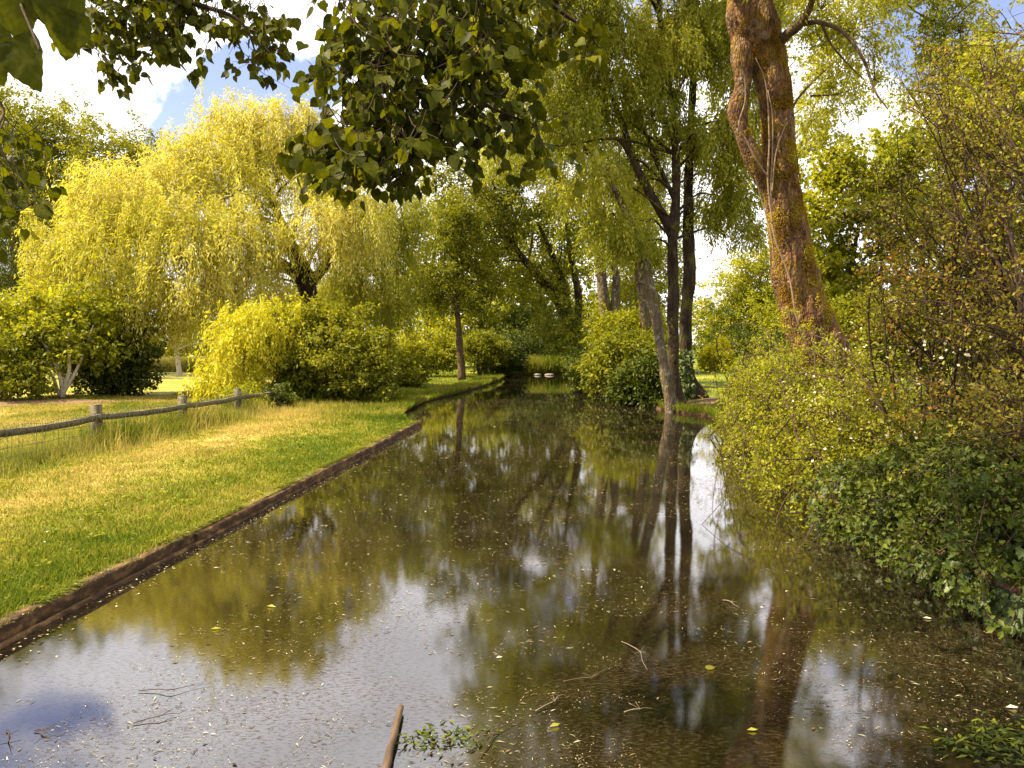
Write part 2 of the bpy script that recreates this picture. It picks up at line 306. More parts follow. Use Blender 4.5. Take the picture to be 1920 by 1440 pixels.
M = dict(
    ground=field_mat('turf_ground'), blade=field_mat('grass_blade', True), straw=field_mat('dry_grass', True, 'straw'), water=water_mat(),
    willow=leaf_mat('willow_leaf', [(.24, .25, .025), (.47, .44, .06), (.74, .67, .27)], .48),
    willowg=leaf_mat('willow_green', [(.14, .17, .02), (.28, .29, .035), (.44, .41, .07)], .5),
    mid=leaf_mat('mid_leaf', [(.07, .09, .005), (.17, .18, .01), (.36, .34, .03)], .45),
    narrow=leaf_mat('narrow_leaf', [(.14, .17, .015), (.28, .29, .03), (.52, .48, .07)], .54),
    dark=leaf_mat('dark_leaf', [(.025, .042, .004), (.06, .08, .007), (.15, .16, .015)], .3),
    light=leaf_mat('light_leaf', [(.13, .155, .008), (.27, .28, .015), (.50, .46, .04)], .5),
    yellow=leaf_mat('yellow_leaf', [(.24, .25, .01), (.46, .44, .02), (.68, .62, .07)], .45),
    rust=leaf_mat('rust_leaf', [(.06, .03, .01), (.11, .10, .012), (.17, .15, .018), (.30, .27, .03), (.20, .12, .018), (.60, .27, .04)], .4),
    linden=leaf_mat('linden_leaf', [(.04, .05, .003), (.075, .085, .004), (.16, .16, .008)], .5, spec=.08, vein=55.),
    ivy=leaf_mat('ivy_leaf', [(.02, .038, .004), (.045, .07, .007), (.10, .13, .02)], .25, .45, spec=.25, vein=40.),
    bark=bark_mat('grey_brown_bark', [(.03, .02, .012), (.085, .055, .03), (.16, .11, .065)]),
    barkdark=bark_mat('dark_bark', [(.012, .008, .005), (.035, .022, .012), (.08, .052, .03)], 9, ((.05, .045, .01), (.12, .10, .02)), .42),
    lichen=bark_mat('lichen_bark', [(.04, .028, .018), (.10, .075, .045), (.19, .15, .10)], 9, ((.08, .06, .01), (.16, .11, .02)), .45, .6, (.27, .25, .19)),
    mossy=bark_mat('mossy_bark', [(.025, .012, .007), (.12, .058, .024), (.31, .17, .08)], 14, ((.11, .06, .008), (.28, .17, .02)), .44, 1.0, (.20, .14, .09), .35),
    moss=leaf_mat('moss_tuft', [(.12, .06, .008), (.28, .17, .012), (.46, .36, .03)], .25, .9),
    pale=plain('pale_bark', [(.30, .24, .16), (.55, .48, .38)], 12), vine=plain('vine_stem', [(.12, .07, .04), (.32, .22, .13)], 20),
    twig=plain('twig_bark', [(.025, .014, .008), (.08, .045, .022)], 20), gtwig=plain('grey_twig', [(.10, .075, .045), (.26, .20, .13)], 20),
    edging=plain('stained_edging', [(.015, .007, .003), (.07, .035, .012), (.26, .15, .055)], 12, .85, .9, (1, .45, 1)),
    wall=plain('bank_brick', [(.05, .022, .01), (.13, .06, .028), (.22, .12, .06)], 11, .9, .9),
    fence=plain('weathered_fence', [(.04, .035, .02), (.11, .09, .05), (.20, .17, .11)], 14, .9, .7), wire=plain('green_wire', [(.06, .08, .03), (.16, .17, .09)], 30, .5, .1),
    soil=plain('bare_soil', [(.10, .055, .025), (.22, .13, .065)], 7), stick=plain('wet_stick', [(.035, .02, .01), (.15, .095, .05)], 14, .6, .4, (1, .2, 1)),
    debris=leaf_mat('floating_debris', [(.02, .014, .006), (.04, .028, .012), (.08, .055, .025), (.15, .11, .05), (.26, .20, .10), (.60, .55, .38)], .1, .7), stone=plain('pale_stone', [(.12, .10, .09), (.26, .22, .20)], 6),
    petal=leaf_mat('pale_blossom', [(.45, .40, .25), (.62, .56, .38), (.75, .7, .5)], .3), )

# ------------------------------------------------------------------ banks, ground, water
LB = np.array([(-12, -4.85), (5.15, -3.44), (19.2, -2.30), (19.25, -2.75), (21, -3.15), (23, -3.22), (27, -3.1), (31, -2.4), (38, -1.35), (44, -.75), (47.5, -.55), (49, -.8), (53, -2.2)])
RB = np.array([(-12, 3.3), (5, 3.62), (8.5, 3.60), (12, 4.1), (16, 4.8), (19, 5.4), (21.5, 5.6), (23, 4.9), (25, 4.4), (30, 3.9), (36, 3.6), (45, 4.0), (50, 4.4), (53, 4.6)])
YEND = 52.5
def xl(y): return np.interp(y, LB[:, 0], LB[:, 1])
def xr(y): return np.interp(y, RB[:, 0], RB[:, 1])
def ss(t): t = np.clip(t, 0, 1); return t * t * (3 - 2 * t)
def gz(x, y):
    x = np.asarray(x, float); y = np.asarray(y, float)
    dl = xl(y) - x; dr = x - xr(y); de = y - YEND
    d = np.maximum(np.maximum(dl, dr), de)
    left = dl > 0
    e0 = np.where(left, .105 - .05 * ss((y - 19) / 2), np.where(y < 12, .30, .08))
    z = e0 + np.where(left, .10, .24) * ss(d / 2.5) + .10 * ss((d - 2) / 10)
    P = np.stack([x, y, 0 * x], -1).reshape(-1, 3)
    und = (vn(P, .35, 3).reshape(x.shape) - .5) * .10 * ss(d / 2) + (vn(P, 2.2, 4).reshape(x.shape) - .5) * .03 * ss(d / .4)
    return z + und
def gzf(x, y): return float(gz(np.array([x]), np.array([y]))[0])
ys = np.concatenate([np.arange(-12, 4, 1.0), np.arange(4, 19, .3), np.arange(19, 19.3, .05), np.arange(19.4, 32, .4), np.arange(32, 52, .7), [52.3, 52.5, 52.6, 53, 53.6, 54.5, 56, 58, 61, 65, 70, 78, 90, 110, 150, 220, 400, 900]])
off = np.concatenate([[0, .012, .1, .25], np.arange(.5, 8, .35), np.arange(8, 20, 1.0), [21, 24, 28, 34, 42, 55, 75, 110, 180, 350, 900]])
nb = 8; rows = []
for y in ys:
    a, b = float(xl(min(y, 53))), float(xr(min(y, 53)))
    xs = np.concatenate([a - off[::-1], np.linspace(a + .01, b - .01, nb), b + off])
    zz = gz(xs, np.full_like(xs, y))
    k = len(off)
    if y < YEND:
        zz[k:k + nb] = -.55; zz[k - 1] = -.5; zz[k + nb] = -.5
    rows.append(np.stack([xs, np.full_like(xs, y), zz], -1))
G = np.array(rows); r_, c_ = G.shape[:2]
i, j = np.meshgrid(np.arange(r_ - 1), np.arange(c_ - 1), indexing='ij'); b0 = (i * c_ + j).ravel()
gm = MB().add(G.reshape(-1, 3), np.stack([b0, b0 + 1, b0 + c_ + 1, b0 + c_], -1))
tag(gm.build('ground', M['ground'], smooth=False), kind='structure')
wy = np.concatenate([np.arange(-12, 52.5, .5), [YEND + .1]])
wv = np.array([[(xl(y) - .03, y, 0), (xr(y) + .03, y, 0)] for y in wy]).reshape(-1, 3); i = np.arange(len(wy) - 1) * 2
tag(MB().add(wv, np.stack([i, i + 1, i + 3, i + 2], -1)).build('water', M['water']), kind='structure')

# ------------------------------------------------------------------ vegetation builders
def blobs_px(B):
    out = []
    for b in B:
        px, py, Y, rx, rz = b[:5]; c = at(px, py, Y); k = Y / F
        out.append((np.array(c), np.array([rx * k, (b[5] if len(b) > 5 else min(rx, rz) * k * 1.0), rz * k])))
    return out
def clump_centres(BL, n, bump=.3, shell=.55, holes=.0, seed=0, cut=None):
    w = np.array([(r[0] * r[1] + r[1] * r[2] + r[0] * r[2]) for _, r in BL]); w /= w.sum()
    idx = rs.choice(len(BL), n, p=w); c = np.array([b[0] for b in BL])[idx]; r = np.array([b[1] for b in BL])[idx]
    d = rdir(n); q = shell + (1.14 - shell) * rs.uniform(0, 1, n) ** .75
    q *= 1 + bump * (vn(d * 1.0 + idx[:, None] * 3.7, 2.6, seed) - .5) * 2
    P = c + d * r * q[:, None]
    if holes: k = vn(P, 1.1 / max(.6, r.mean() ** .5), seed + 9) > holes; P, d, idx = P[k], d[k], idx[k]
    z = gz(P[:, 0], P[:, 1]); k = P[:, 2] > z + .08; return P[k], d[k], idx[k]
def foliage(mb, P, D, per, rc, size, tpl, droop=.3, flat=.6, wid=1.0, up=.5):
    n = len(P) * per; ci = np.repeat(np.arange(len(P)), per)
    cs = rs.uniform(.6, 1.3, len(P))[ci]
    k_ = len(P); h = unit(D * .7 + rs.normal(size=(k_, 3)) * .7 + [0, 0, -.1]); t = rs.uniform(-.5, 1, n)
    o = h[ci] * t[:, None] * 1.15 + rs.normal(size=(n, 3)) * (.30 * (1.15 - .75 * np.abs(t)))[:, None]; o[:, 2] *= flat + .2
    o[:, 2] -= droop * .55 * np.maximum(t, 0) ** 2
    pos = P[ci] + o * (rc * cs)[:, None]
    ax = unit(o) * .6 + rdir(n) * .7 + D[ci] * .25; ax[:, 2] -= droop
    nr = rdir(n) * .8 + D[ci] * .35; nr[:, 2] += up
    rnd = np.clip(.25 * rs.uniform(0, 1, len(P))[ci] + .45 * vn(P, .5, 77)[ci] + .5 * rs.uniform(0, 1, n) - .1, 0, 1)
    leaves(mb, pos, ax, nr, size * rs.uniform(.65, 1.25, n), tpl, rnd, wid)
def strands(mb, P, D, per, ln, size, tpl, out=.35, wid=1.0, tw=None, curl=.0, bunch=3):
    """hanging shoots: leave the clump outward, arch over and fall"""
    if bunch > 1: P = np.repeat(P, bunch, 0) + rs.normal(size=(len(P) * bunch, 3)) * .10; D = unit(np.repeat(D, bunch, 0) + rs.normal(size=P.shape) * .12)
    k = len(P); Lb = np.repeat(rs.uniform(.5, 1.35, k // bunch), bunch); Ls = ln * Lb * rs.uniform(.6, 1.1, k); t = np.linspace(0, 1, per)[None, :, None]
    h = D.copy(); h[:, 2] = np.abs(h[:, 2]) * .3; h = unit(h + np.repeat(rs.normal(size=(k // bunch, 3)) * [.5, .5, .15], bunch, 0) + rs.normal(size=(k, 3)) * .12) * out
    S = P[:, None] + h[:, None] * Ls[:, None, None] * np.sqrt(t) * 1.0
    S = S + np.array([0, 0, -1.0]) * (Ls[:, None, None] * (t ** 1.5))
    if curl:
        ph = rs.uniform(0, 6.28, k)[:, None]; a = t[..., 0] * 11 + ph
        S = S + curl * np.stack([np.cos(a), np.sin(a), 0 * a], -1)
    n = k * per; pos = S.reshape(-1, 3) + rs.normal(size=(n, 3)) * size * .35
    tang = np.gradient(S, axis=1).reshape(-1, 3); ax = unit(tang) * 1.0 + rdir(n) * .55
    nr = rdir(n) + np.repeat(D, per, 0) * .35 + [0, 0, .35]
    cv = np.repeat(.5 * vn(P, .45, 5) + .25 * np.repeat(rs.uniform(0, 1, k // bunch), bunch), per)
    leaves(mb, pos, ax, nr, size * rs.uniform(.6, 1.3, n), tpl, np.clip(cv + .5 * rs.uniform(0, 1, n) - .1, 0, 1), wid)
    if tw is not None:
        for q in range(0, k, 3): tube(tw, S[q, ::max(1, per // 5)], .006, 3, 6, cap=False)
def limbs(mb, trunk, BL, r0, frac=(.45, 1), sides=6, rough=0.):
    S = spline(trunk, 40)
    for c, r in BL:
        lo = int(len(S) * frac[0]); k = lo + int(np.argmin(np.linalg.norm(S[lo:] - (c - [0, 0, r[2]]), axis=1)))
        k = min(k, len(S) - 1); s = S[k]; v = c - s; m1 = s + v * .35 + [0, 0, .12 * np.linalg.norm(v)] + rs.normal(size=3) * .06 * np.linalg.norm(v)
        m2 = s + v * .7 + [0, 0, .06 * np.linalg.norm(v)] + rs.normal(size=3) * .07 * np.linalg.norm(v)
        tube(mb, [s, m1, m2, c], [r0, r0 * .6, r0 * .35, r0 * .15], sides, 12, rough)
def twigs(mb, BL, P, idx, every, r=.012, sides=4):
    for q in range(0, len(P), every):
        c = BL[idx[q]][0]; v = P[q] - c; m = c + v * .5 + [0, 0, .1 * np.linalg.norm(v)] + rs.normal(size=3) * .08 * np.linalg.norm(v)
        tube(mb, [c, m, P[q]], [r * 1.6, r, r * .4], sides, 6, cap=False)
def plant(name, label, cat, base, B, n, per, rc, size, leaf, bark='bark', trunk=None, tr=None, tpl=KITE, group=None, parts=('trunk', 'crown'), droop=.3, holes=0., every=12,
          r0=None, shell=.38, bump=.5, stems=0, wid=1.0, ln=None, out=.35, curl=0., rough=.25, frac=(.45, 1), limb=True, twr=None, flat=.6, up=.5, seed=None):
    global rs
    rs = np.random.RandomState(sum(ord(ch) * (q + 3) for q, ch in enumerate(label)) % 99991)
    bx, by = base; root = empty(name, (bx, by, gzf(bx, by)), label, cat, group); z0 = root.location.z
    BL = blobs_px(B); wood = MB()
    P, D, idx = clump_centres(BL, n if ln else int(n * .72), bump, shell, holes, seed=len(label))
    if trunk is not None:
        for T, rr in zip(trunk, tr):
            tube(wood, T, rr, 12 if max(rr) > .1 else 7, max(10, len(T) * 8), rough, fq=5, seed=len(label))
        if limb: limbs(wood, trunk[0], BL, r0 or max(.03, tr[0][-1] * .8), frac)
        twigs(wood, BL, P, idx, every, twr or .012)
    for q in range(stems):
        a = rs.uniform(0, 6.28); s = np.array([bx + math.cos(a) * .25, by + math.sin(a) * .25, z0 - .05])
        c, r = BL[rs.randint(len(BL))]; e = c + rdir(1)[0] * r * .6; e[2] = max(e[2], z0 + .4)
        tube(wood, [s, s * .55 + e * .45 + [0, 0, .12], e], [.045, .03, .008], 5, 8)
    if wood.n: wood.build(parts[0], M[bark], root, smooth=True)
    mb = MB()
    if ln: strands(mb, P, D, per, ln, size, tpl, out, wid, None, curl)
    else: foliage(mb, P, D, per, rc * .88, size, tpl, droop, flat, wid, up)
    mb.build(parts[1], M[leaf], root)
    return root
def W(px, Y, dz=-.1):                                      # ground point under a pixel column at distance Y
    x = (px - 960) / F * Y; return (x, Y)
def path(*pts): return [at(*p) for p in pts]

# ------------------------------------------------------------------ left bank trees
GT = 'background trees'
plant('broadleaf_tree', 'tall dark green broadleaf tree at the left edge behind the willow', 'tree', W(40, 46), [(20, 300, 46, 110, 120), (100, 330, 45, 90, 130), (-60, 260, 47, 120, 140), (30, 440, 46, 110, 110), (110, 250, 46, 60, 45)],
      1700, 60, .75, .17, 'mid', trunk=[path((40, 720, 46), (35, 560, 46), (20, 300, 46))], tr=[[.35, .25, .1]], group=GT, every=30)
plant('broadleaf_tree', 'broadleaf tree whose darker top shows just above the left shoulder of the willow', 'tree', W(225, 44), [(225, 330, 44, 75, 80), (190, 400, 44, 90, 80), (260, 310, 44, 40, 45)],
      700, 60, .7, .16, 'mid', trunk=[path((225, 720, 44), (225, 560, 44), (225, 330, 44))], tr=[[.3, .22, .08]], group=GT, every=30)
plant('conifer', 'blackish green conifer low at the left edge under the tall broadleaf tree', 'tree', W(25, 40), [(25, 450, 40, 70, 60), (20, 520, 40, 95, 50), (40, 580, 40, 100, 50), (10, 390, 40, 40, 50)],
      900, 50, .5, .14, 'dark', trunk=[path((25, 700, 40), (25, 540, 40), (22, 380, 40))], tr=[[.22, .16, .04]], every=30, tpl=NARR, droop=.6)
# the weeping willow
WB = [(425, 210, 31, 28, 38), (500, 205, 31, 30, 30), (560, 205, 31, 22, 26), (430, 255, 31, 75, 70), (490, 225, 31, 60, 45), (540, 290, 31, 70, 60), (370, 300, 30, 70, 50), (300, 330, 30, 70, 55), (240, 350, 29, 70, 55), (175, 390, 28.5, 65, 55), (130, 440, 28.5, 60, 55),
      (105, 500, 28, 42, 50), (200, 470, 27.5, 70, 60), (280, 430, 27.5, 70, 60), (360, 390, 28, 75, 55), (350, 490, 27, 75, 60), (250, 545, 27, 60, 50), (440, 440, 28, 65, 60), (170, 550, 28, 50, 40),
      (440, 350, 29, 70, 55), (620, 340, 30, 60, 60), (600, 410, 29, 60, 50), (665, 410, 29.5, 55, 60), (520, 420, 29, 40, 45), (410, 540, 28, 60, 55), (480, 520, 28.5, 45, 60), (330, 570, 28.5, 60, 40), (580, 240, 31.5, 40, 35), (620, 290, 31, 45, 45)]
plant('weeping_willow', 'large golden weeping willow with cascading foliage and a dark gnarled trunk', 'tree', W(575, 31), WB, 2900, 24, .6, .165, 'willow', 'barkdark',
      trunk=[path((600, 740, 31), (585, 620, 31), (570, 520, 31), (520, 400, 31), (470, 260, 31)), path((570, 520, 31), (530, 495, 30.5), (490, 470, 30), (380, 420, 29), (250, 400, 28.5)),
             path((575, 540, 31), (620, 480, 31), (640, 400, 31), (600, 300, 31)), path((560, 510, 31), (545, 470, 31), (525, 465, 30.5), (505, 450, 30))],
      tr=[[.5, .42, .36, .16, .05], [.26, .2, .15, .08, .04], [.22, .14, .09, .03], [.18, .14, .1, .05]], ln=1.5, tpl=NARR, out=.42, wid=1.0, curl=.05, every=14, r0=.07, holes=.30, shell=.35, bump=.5)
plant('weeping_willow', 'smaller grey green weeping willow to the right of the golden willow', 'tree', W(700, 36), [(700, 420, 35, 60, 60), (740, 400, 35, 45, 45), (680, 500, 35, 60, 60), (720, 540, 34, 55, 60), (640, 520, 34, 45, 60), (770, 380, 36, 30, 30)],
      900, 24, .6, .15, 'willowg', 'barkdark', trunk=[path((735, 700, 36), (725, 560, 36), (710, 430, 36))], tr=[[.25, .18, .08]], ln=1.8, tpl=NARR, out=.28, wid=1.1, every=20, holes=.25)
# shrubs beyond the fence
plant('large_shrub', 'sunlit yellow green shrub with forked pale stems at the left edge', 'shrub', (-15.2, 25.5), [(60, 590, 25.5, 90, 50), (150, 580, 25.5, 70, 45), (90, 640, 25, 110, 50), (20, 640, 25.5, 50, 60), (170, 650, 26, 60, 50)],
      640, 46, .46, .14, 'light', 'pale', trunk=[path((118, 745, 24.6), (112, 700, 24.6), (90, 655, 24.8), (60, 620, 25)), path((118, 742, 24.6), (130, 690, 24.6), (128, 640, 24.8), (135, 600, 25)), path((116, 742, 24.6), (140, 700, 24.7), (160, 655, 25), (175, 610, 25)),
                                          path((112, 742, 24.6), (96, 700, 24.7), (75, 680, 24.9))], tr=[[.09, .07, .05, .03], [.08, .06, .05, .03], [.07, .05, .04, .02], [.06, .04, .02]], limb=False, parts=('stems', 'foliage'), every=25)
plant('dense_shrub', 'low dark green shrub at the left edge in front of the sunlit shrub', 'shrub', (-15.6, 23.8), [(10, 690, 23.8, 50, 50), (45, 715, 23.6, 40, 35), (-40, 680, 24, 60, 60)], 330, 44, .4, .12, 'mid', stems=8, parts=('stems', 'foliage'))
plant('dense_shrub', 'tall dark shrub with blackish right side beside the gap to the far lawn', 'shrub', (-13.2, 27), [(215, 660, 27, 62, 70), (245, 640, 27.2, 42, 60), (200, 705, 26.6, 52, 42), (255, 700, 27, 35, 40)], 520, 46, .42, .12, 'dark', stems=10, parts=('stems', 'foliage'))  # dark leaf colour stands in for the shaded right side of the shrub
plant('bare_tree', 'small half bare tree with whitish trunk and forked pale branches on the far lawn', 'tree', W(337, 43), [(330, 600, 43, 40, 14), (370, 620, 43, 35, 14)], 60, 30, .4, .12, 'light', 'pale',
      trunk=[path((338, 712, 43), (334, 680, 43), (330, 655, 43), (322, 630, 43), (318, 600, 43)), path((330, 655, 43), (345, 640, 43), (352, 625, 43)), path((330, 652, 43), (308, 640, 43), (290, 632, 43)), path((324, 640, 43), (305, 628, 43), (292, 610, 43)),
             path((331, 656, 43), (360, 645, 43), (385, 640, 43), (402, 628, 43)), path((322, 632, 43), (306, 624, 43), (300, 612, 43)), path((340, 644, 43), (338, 625, 43), (342, 610, 43))],
      tr=[[.16, .13, .10, .05, .02], [.06, .04, .015], [.05, .04, .015], [.05, .03, .015], [.05, .04, .03, .01], [.03, .02, .01], [.04, .03, .01]], limb=False, rough=.15)
plant('round_bush', 'big rounded bush on the canal lawn, yellow green left half and dark right half', 'shrub', W(620, 25.5), [(620, 650, 25.5, 95, 80), (690, 680, 25.2, 62, 62), (550, 640, 25.8, 60, 70), (600, 600, 26, 60, 40), (560, 700, 25.2, 60, 45), (640, 710, 24.8, 90, 40)],
      1150, 44, .40, .125, 'mid', stems=12, bump=.55, parts=('stems', 'foliage'))
plant('arching_shrub', 'bright yellow shrub with drooping sprays at the end of the fence', 'shrub', W(440, 24), [(450, 610, 24, 45, 35), (440, 650, 23.8, 36, 40), (420, 700, 23.6, 38, 40), (450, 700, 23.8, 40, 40), (500, 600, 24.5, 60, 45), (480, 640, 24.5, 50, 45), (378, 722, 23.5, 22, 20)],
      330, 20, .4, .12, 'yellow', 'gtwig', stems=12, ln=.75, tpl=NARR, out=.5, wid=1.5, parts=('stems', 'foliage'))
plant('young_shrub', 'small dark leafy shrub standing where the fence ends', 'shrub', W(527, 22), [(527, 742, 22, 22, 20), (515, 755, 22, 14, 14)], 60, 40, .2, .08, 'dark', stems=4, parts=('stems', 'foliage'))
plant('young_shrub', 'tangle of pale green suckers at the last fence post', 'shrub', W(462, 21), [(455, 745, 21, 35, 22), (480, 762, 21, 25, 16)], 90, 34, .22, .07, 'light', stems=6, parts=('stems', 'foliage'))
# middle distance, left of the water
plant('slender_tree', 'slender tree with a single straight brown trunk on the grassy point by the water', 'tree', (-2.75, 40.5), [(850, 560, 41, 70, 35), (830, 500, 41, 75, 45), (890, 520, 41, 60, 40), (850, 440, 41, 65, 50), (800, 540, 41, 50, 30), (870, 400, 41, 45, 35)],
      900, 46, .6, .13, 'mid', trunk=[path((866, 712, 40.5), (862, 650, 40.5), (858, 590, 40.5), (850, 520, 40.8), (848, 420, 41))], tr=[[.22, .17, .15, .12, .05]], every=14, holes=.3)
for px, py, Y, rx, ry, col, lb in ((700, 680, 36, 50, 45, 'light', 'pale leaved spreading shrub directly behind the big rounded bush'), (800, 655, 45, 75, 38, 'light', 'broad olive shrub left of the slender tree trunk'),
                               (765, 700, 34, 22, 22, 'mid', 'low shrub on the lawn right of the big rounded bush'), (905, 650, 48, 40, 32, 'mid', 'bright shrub just right of the slender tree trunk'), (940, 665, 50, 42, 46, 'dark', 'dark bushy shrub at the tip of the grassy point'),
                               (600, 560, 40, 70, 40, 'mid', 'green shrub under the willow trunk')):
    plant('spreading_shrub', lb, 'shrub', W(px, Y), [(px, py, Y, rx, ry), (px - rx * .5, py + ry * .3, Y, rx * .6, ry * .6), (px + rx * .5, py + ry * .35, Y, rx * .6, ry * .6)], int(240 + rx * ry * .06), 46, .5, .14, col, stems=8, parts=('stems', 'foliage'))
# wood that closes the view
plant('dense_shrub', 'deep shaded thicket behind the rushes where the canal ends', 'shrub', W(1010, 57), [(960, 655, 57, 50, 36), (1020, 650, 57, 55, 42), (1080, 655, 56, 45, 40), (1000, 610, 60, 70, 40)], 700, 48, .7, .17, 'dark', 'barkdark', stems=8, parts=('stems', 'foliage'))  # added thicket, its dark leaf colour stands in for the shaded canopy tunnel
plant('broadleaf_tree', 'tall shady tree closing the view left of the canal bend', 'tree', W(800, 62), [(760, 560, 62, 70, 60), (820, 470, 62, 80, 80), (880, 560, 62, 80, 90), (800, 630, 60, 90, 50), (900, 400, 62, 80, 80)], 620, 44, 1.0, .30, 'light', 'barkdark', trunk=[path((800, 690, 62), (805, 560, 62), (820, 430, 62))], tr=[[.3, .25, .1]], group=GT, every=20)
plant('broadleaf_tree', 'tall shady tree straight above the far end of the canal', 'tree', W(1000, 66), [(960, 560, 66, 80, 80), (1040, 560, 66, 90, 90), (1000, 450, 66, 110, 90), (1000, 630, 64, 90, 45), (940, 630, 62, 50, 45)], 700, 44, 1.0, .30, 'light', 'barkdark', trunk=[path((985, 690, 66), (985, 560, 66), (1000, 430, 66))], tr=[[.3, .25, .1]], group=GT, every=20)
plant('broadleaf_tree', 'bright leaved tree between the paired grey trunk and the clump of three trunks', 'tree', W(1190, 50), [(1170, 580, 50, 80, 80), (1230, 520, 50, 70, 80), (1180, 440, 50, 80, 80), (1190, 640, 46, 70, 45)], 800, 50, .8, .2, 'light', trunk=[path((1200, 690, 50), (1195, 560, 50), (1190, 430, 50))], tr=[[.25, .2, .1]], group=GT, every=20)
plant('broadleaf_tree', 'yellow green tree on the far lawn seen between the three trunks and the mossy trunk', 'tree', W(1420, 62), [(1400, 600, 62, 75, 55), (1440, 540, 63, 62, 65), (1370, 560, 63, 50, 45), (1460, 610, 61, 70, 60), (1345, 620, 64, 45, 40), (1440, 490, 63, 30, 30), (1390, 510, 63, 40, 35)],
      1100, 50, .8, .2, 'light', trunk=[path((1430, 692, 62), (1430, 600, 62), (1425, 520, 62))], tr=[[.25, .2, .1]], group=GT, every=25)
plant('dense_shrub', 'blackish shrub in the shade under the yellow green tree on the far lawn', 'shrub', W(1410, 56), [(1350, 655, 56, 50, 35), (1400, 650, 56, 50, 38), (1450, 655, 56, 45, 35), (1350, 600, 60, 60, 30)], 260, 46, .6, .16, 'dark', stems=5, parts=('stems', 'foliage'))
for px, h, w, lb in ((1354, 52, 19, 'taller golden cone shaped conifer on the far lawn'), (1331, 38, 17, 'shorter golden conifer left of the taller one on the far lawn')):
    plant('golden_conifer', lb, 'conifer', W(px, 47), [(px, 690 - h * .2, 47, w, h * .25), (px, 690 - h * .5, 47, w * .72, h * .3), (px, 690 - h * .78, 47, w * .38, h * .25)], 620, 34, .26, .12, 'yellow', trunk=[path((px, 696, 47), (px, 690 - h, 47))], tr=[[.08, .02]], limb=False, up=.9, bump=.1, every=40, droop=-.4)
for k, (px, py, Y, rx, ry, col, lb) in enumerate(((330, 640, 62, 90, 38, 'mid', 'clipped hedge across the far lawn behind the half bare tree'), )):
    plant('hedge', lb, 'hedge', W(px, Y), [(px - 90, py, Y, 60, ry), (px - 30, py, Y, 60, ry), (px + 40, py - 6, Y, 60, ry), (px + 110, py, Y, 60, ry)], 420, 46, .8, .2, col, stems=6, parts=('stems', 'foliage'))
wd = MB(); rs = np.random.RandomState(5)                    # far wood: one mass beyond everything
cx = []
for a in np.arange(-62, 63, 3.4):
    d = 105 + rs.uniform(-12, 14); h = rs.uniform(7, 11) if a < 5 or a > 18 else rs.uniform(5, 7)
    cx.append((np.array([math.sin(R(a)) * d, math.cos(R(a)) * d, h * .55]), np.array([5, 4, h * .6])))
P, D, idx = clump_centres(cx, 3200, .3, .6); foliage(wd, P, D, 34, 1.6, .5, KITE)
tag(wd.build('distant_wood', M['mid']), 'far belt of woodland closing the horizon behind the lawns', 'woodland', kind='stuff')

# ------------------------------------------------------------------ right bank trees
plant('leaning_tree', 'dark trunked tree leaning left over the far bend of the canal', 'tree', (4.3, 46), [(900, 200, 46, 60, 60), (970, 120, 46, 80, 70), (900, 60, 47, 50, 50), (900, 420, 44, 90, 70), (980, 380, 44, 90, 70), (1060, 420, 45, 80, 80), (860, 340, 43, 80, 60), (960, 300, 43, 90, 60), (1050, 590, 44, 50, 45), (1010, 520, 44, 70, 45), (1070, 640, 43, 35, 35), (930, 500, 44, 60, 40)],
      1900, 42, .75, .17, 'mid', 'barkdark', trunk=[path((1098, 712, 45.5), (1085, 650, 45.5), (1062, 590, 45.2), (1030, 540, 45), (985, 490, 44.5), (930, 410, 44)), path((1064, 592, 45.2), (1058, 540, 45), (1040, 490, 45), (1010, 420, 44.5)), path((1080, 640, 45.4), (1085, 560, 45), (1070, 480, 45), (1060, 400, 45))],
      tr=[[.5, .42, .36, .30, .2, .08], [.28, .25, .18, .06], [.25, .22, .16, .05]], every=18, r0=.08, holes=.3)
plant('grey_trunk_tree', 'tree with paired lichen grey stems rising from the right bank shrubs', 'tree', (4.6, 34), [(930, 50, 31, 62, 75), (925, 170, 31, 50, 60), (960, -70, 30, 90, 80), (1080, -80, 31, 110, 80), (930, 290, 32, 45, 50), (1080, 330, 33, 80, 60), (1150, 240, 33, 90, 70), (1040, 240, 32, 80, 60), (1120, 150, 32, 90, 70), (1000, 180, 31, 70, 60), (1180, 400, 34, 60, 50), (1000, 300, 33, 70, 50)],
      2300, 42, .6, .15, 'narrow', 'lichen', trunk=[path((1146, 690, 34), (1142, 640, 34), (1130, 540, 34), (1122, 440, 34), (1110, 300, 33.5), (1090, 200, 33)), path((1142, 650, 34), (1152, 580, 34), (1156, 520, 34), (1150, 460, 34), (1190, 330, 33.5))],
      tr=[[.33, .27, .24, .20, .12, .05], [.24, .2, .17, .12, .05]], tpl=NARR, wid=1.3, every=14, r0=.06, holes=.33)
CB = [(1000, 110, 22, 75, 70), (1080, 200, 23, 85, 80), (1150, 90, 23, 100, 90), (1230, 200, 24, 80, 80), (1320, 90, 24, 90, 100), (1340, 250, 24, 70, 70), (1250, 20, 24, 100, 80), (1100, -20, 22, 100, 80), (1370, 370, 24.5, 45, 45), (1180, 330, 24.5, 50, 45), (1060, 300, 22.5, 60, 50), (960, 20, 21, 80, 70), (1150, 400, 22.6, 50, 40), (1110, 330, 22.3, 60, 50), (1195, 445, 23, 32, 26), (1385, 300, 24.5, 45, 60), (1340, 400, 24.6, 40, 35), (1400, 430, 25, 28, 28),
      (1400, -60, 23, 120, 90), (1200, -160, 23, 200, 110), (960, -130, 21, 130, 90), (1400, 200, 24, 40, 80), (930, 230, 22, 50, 50)]
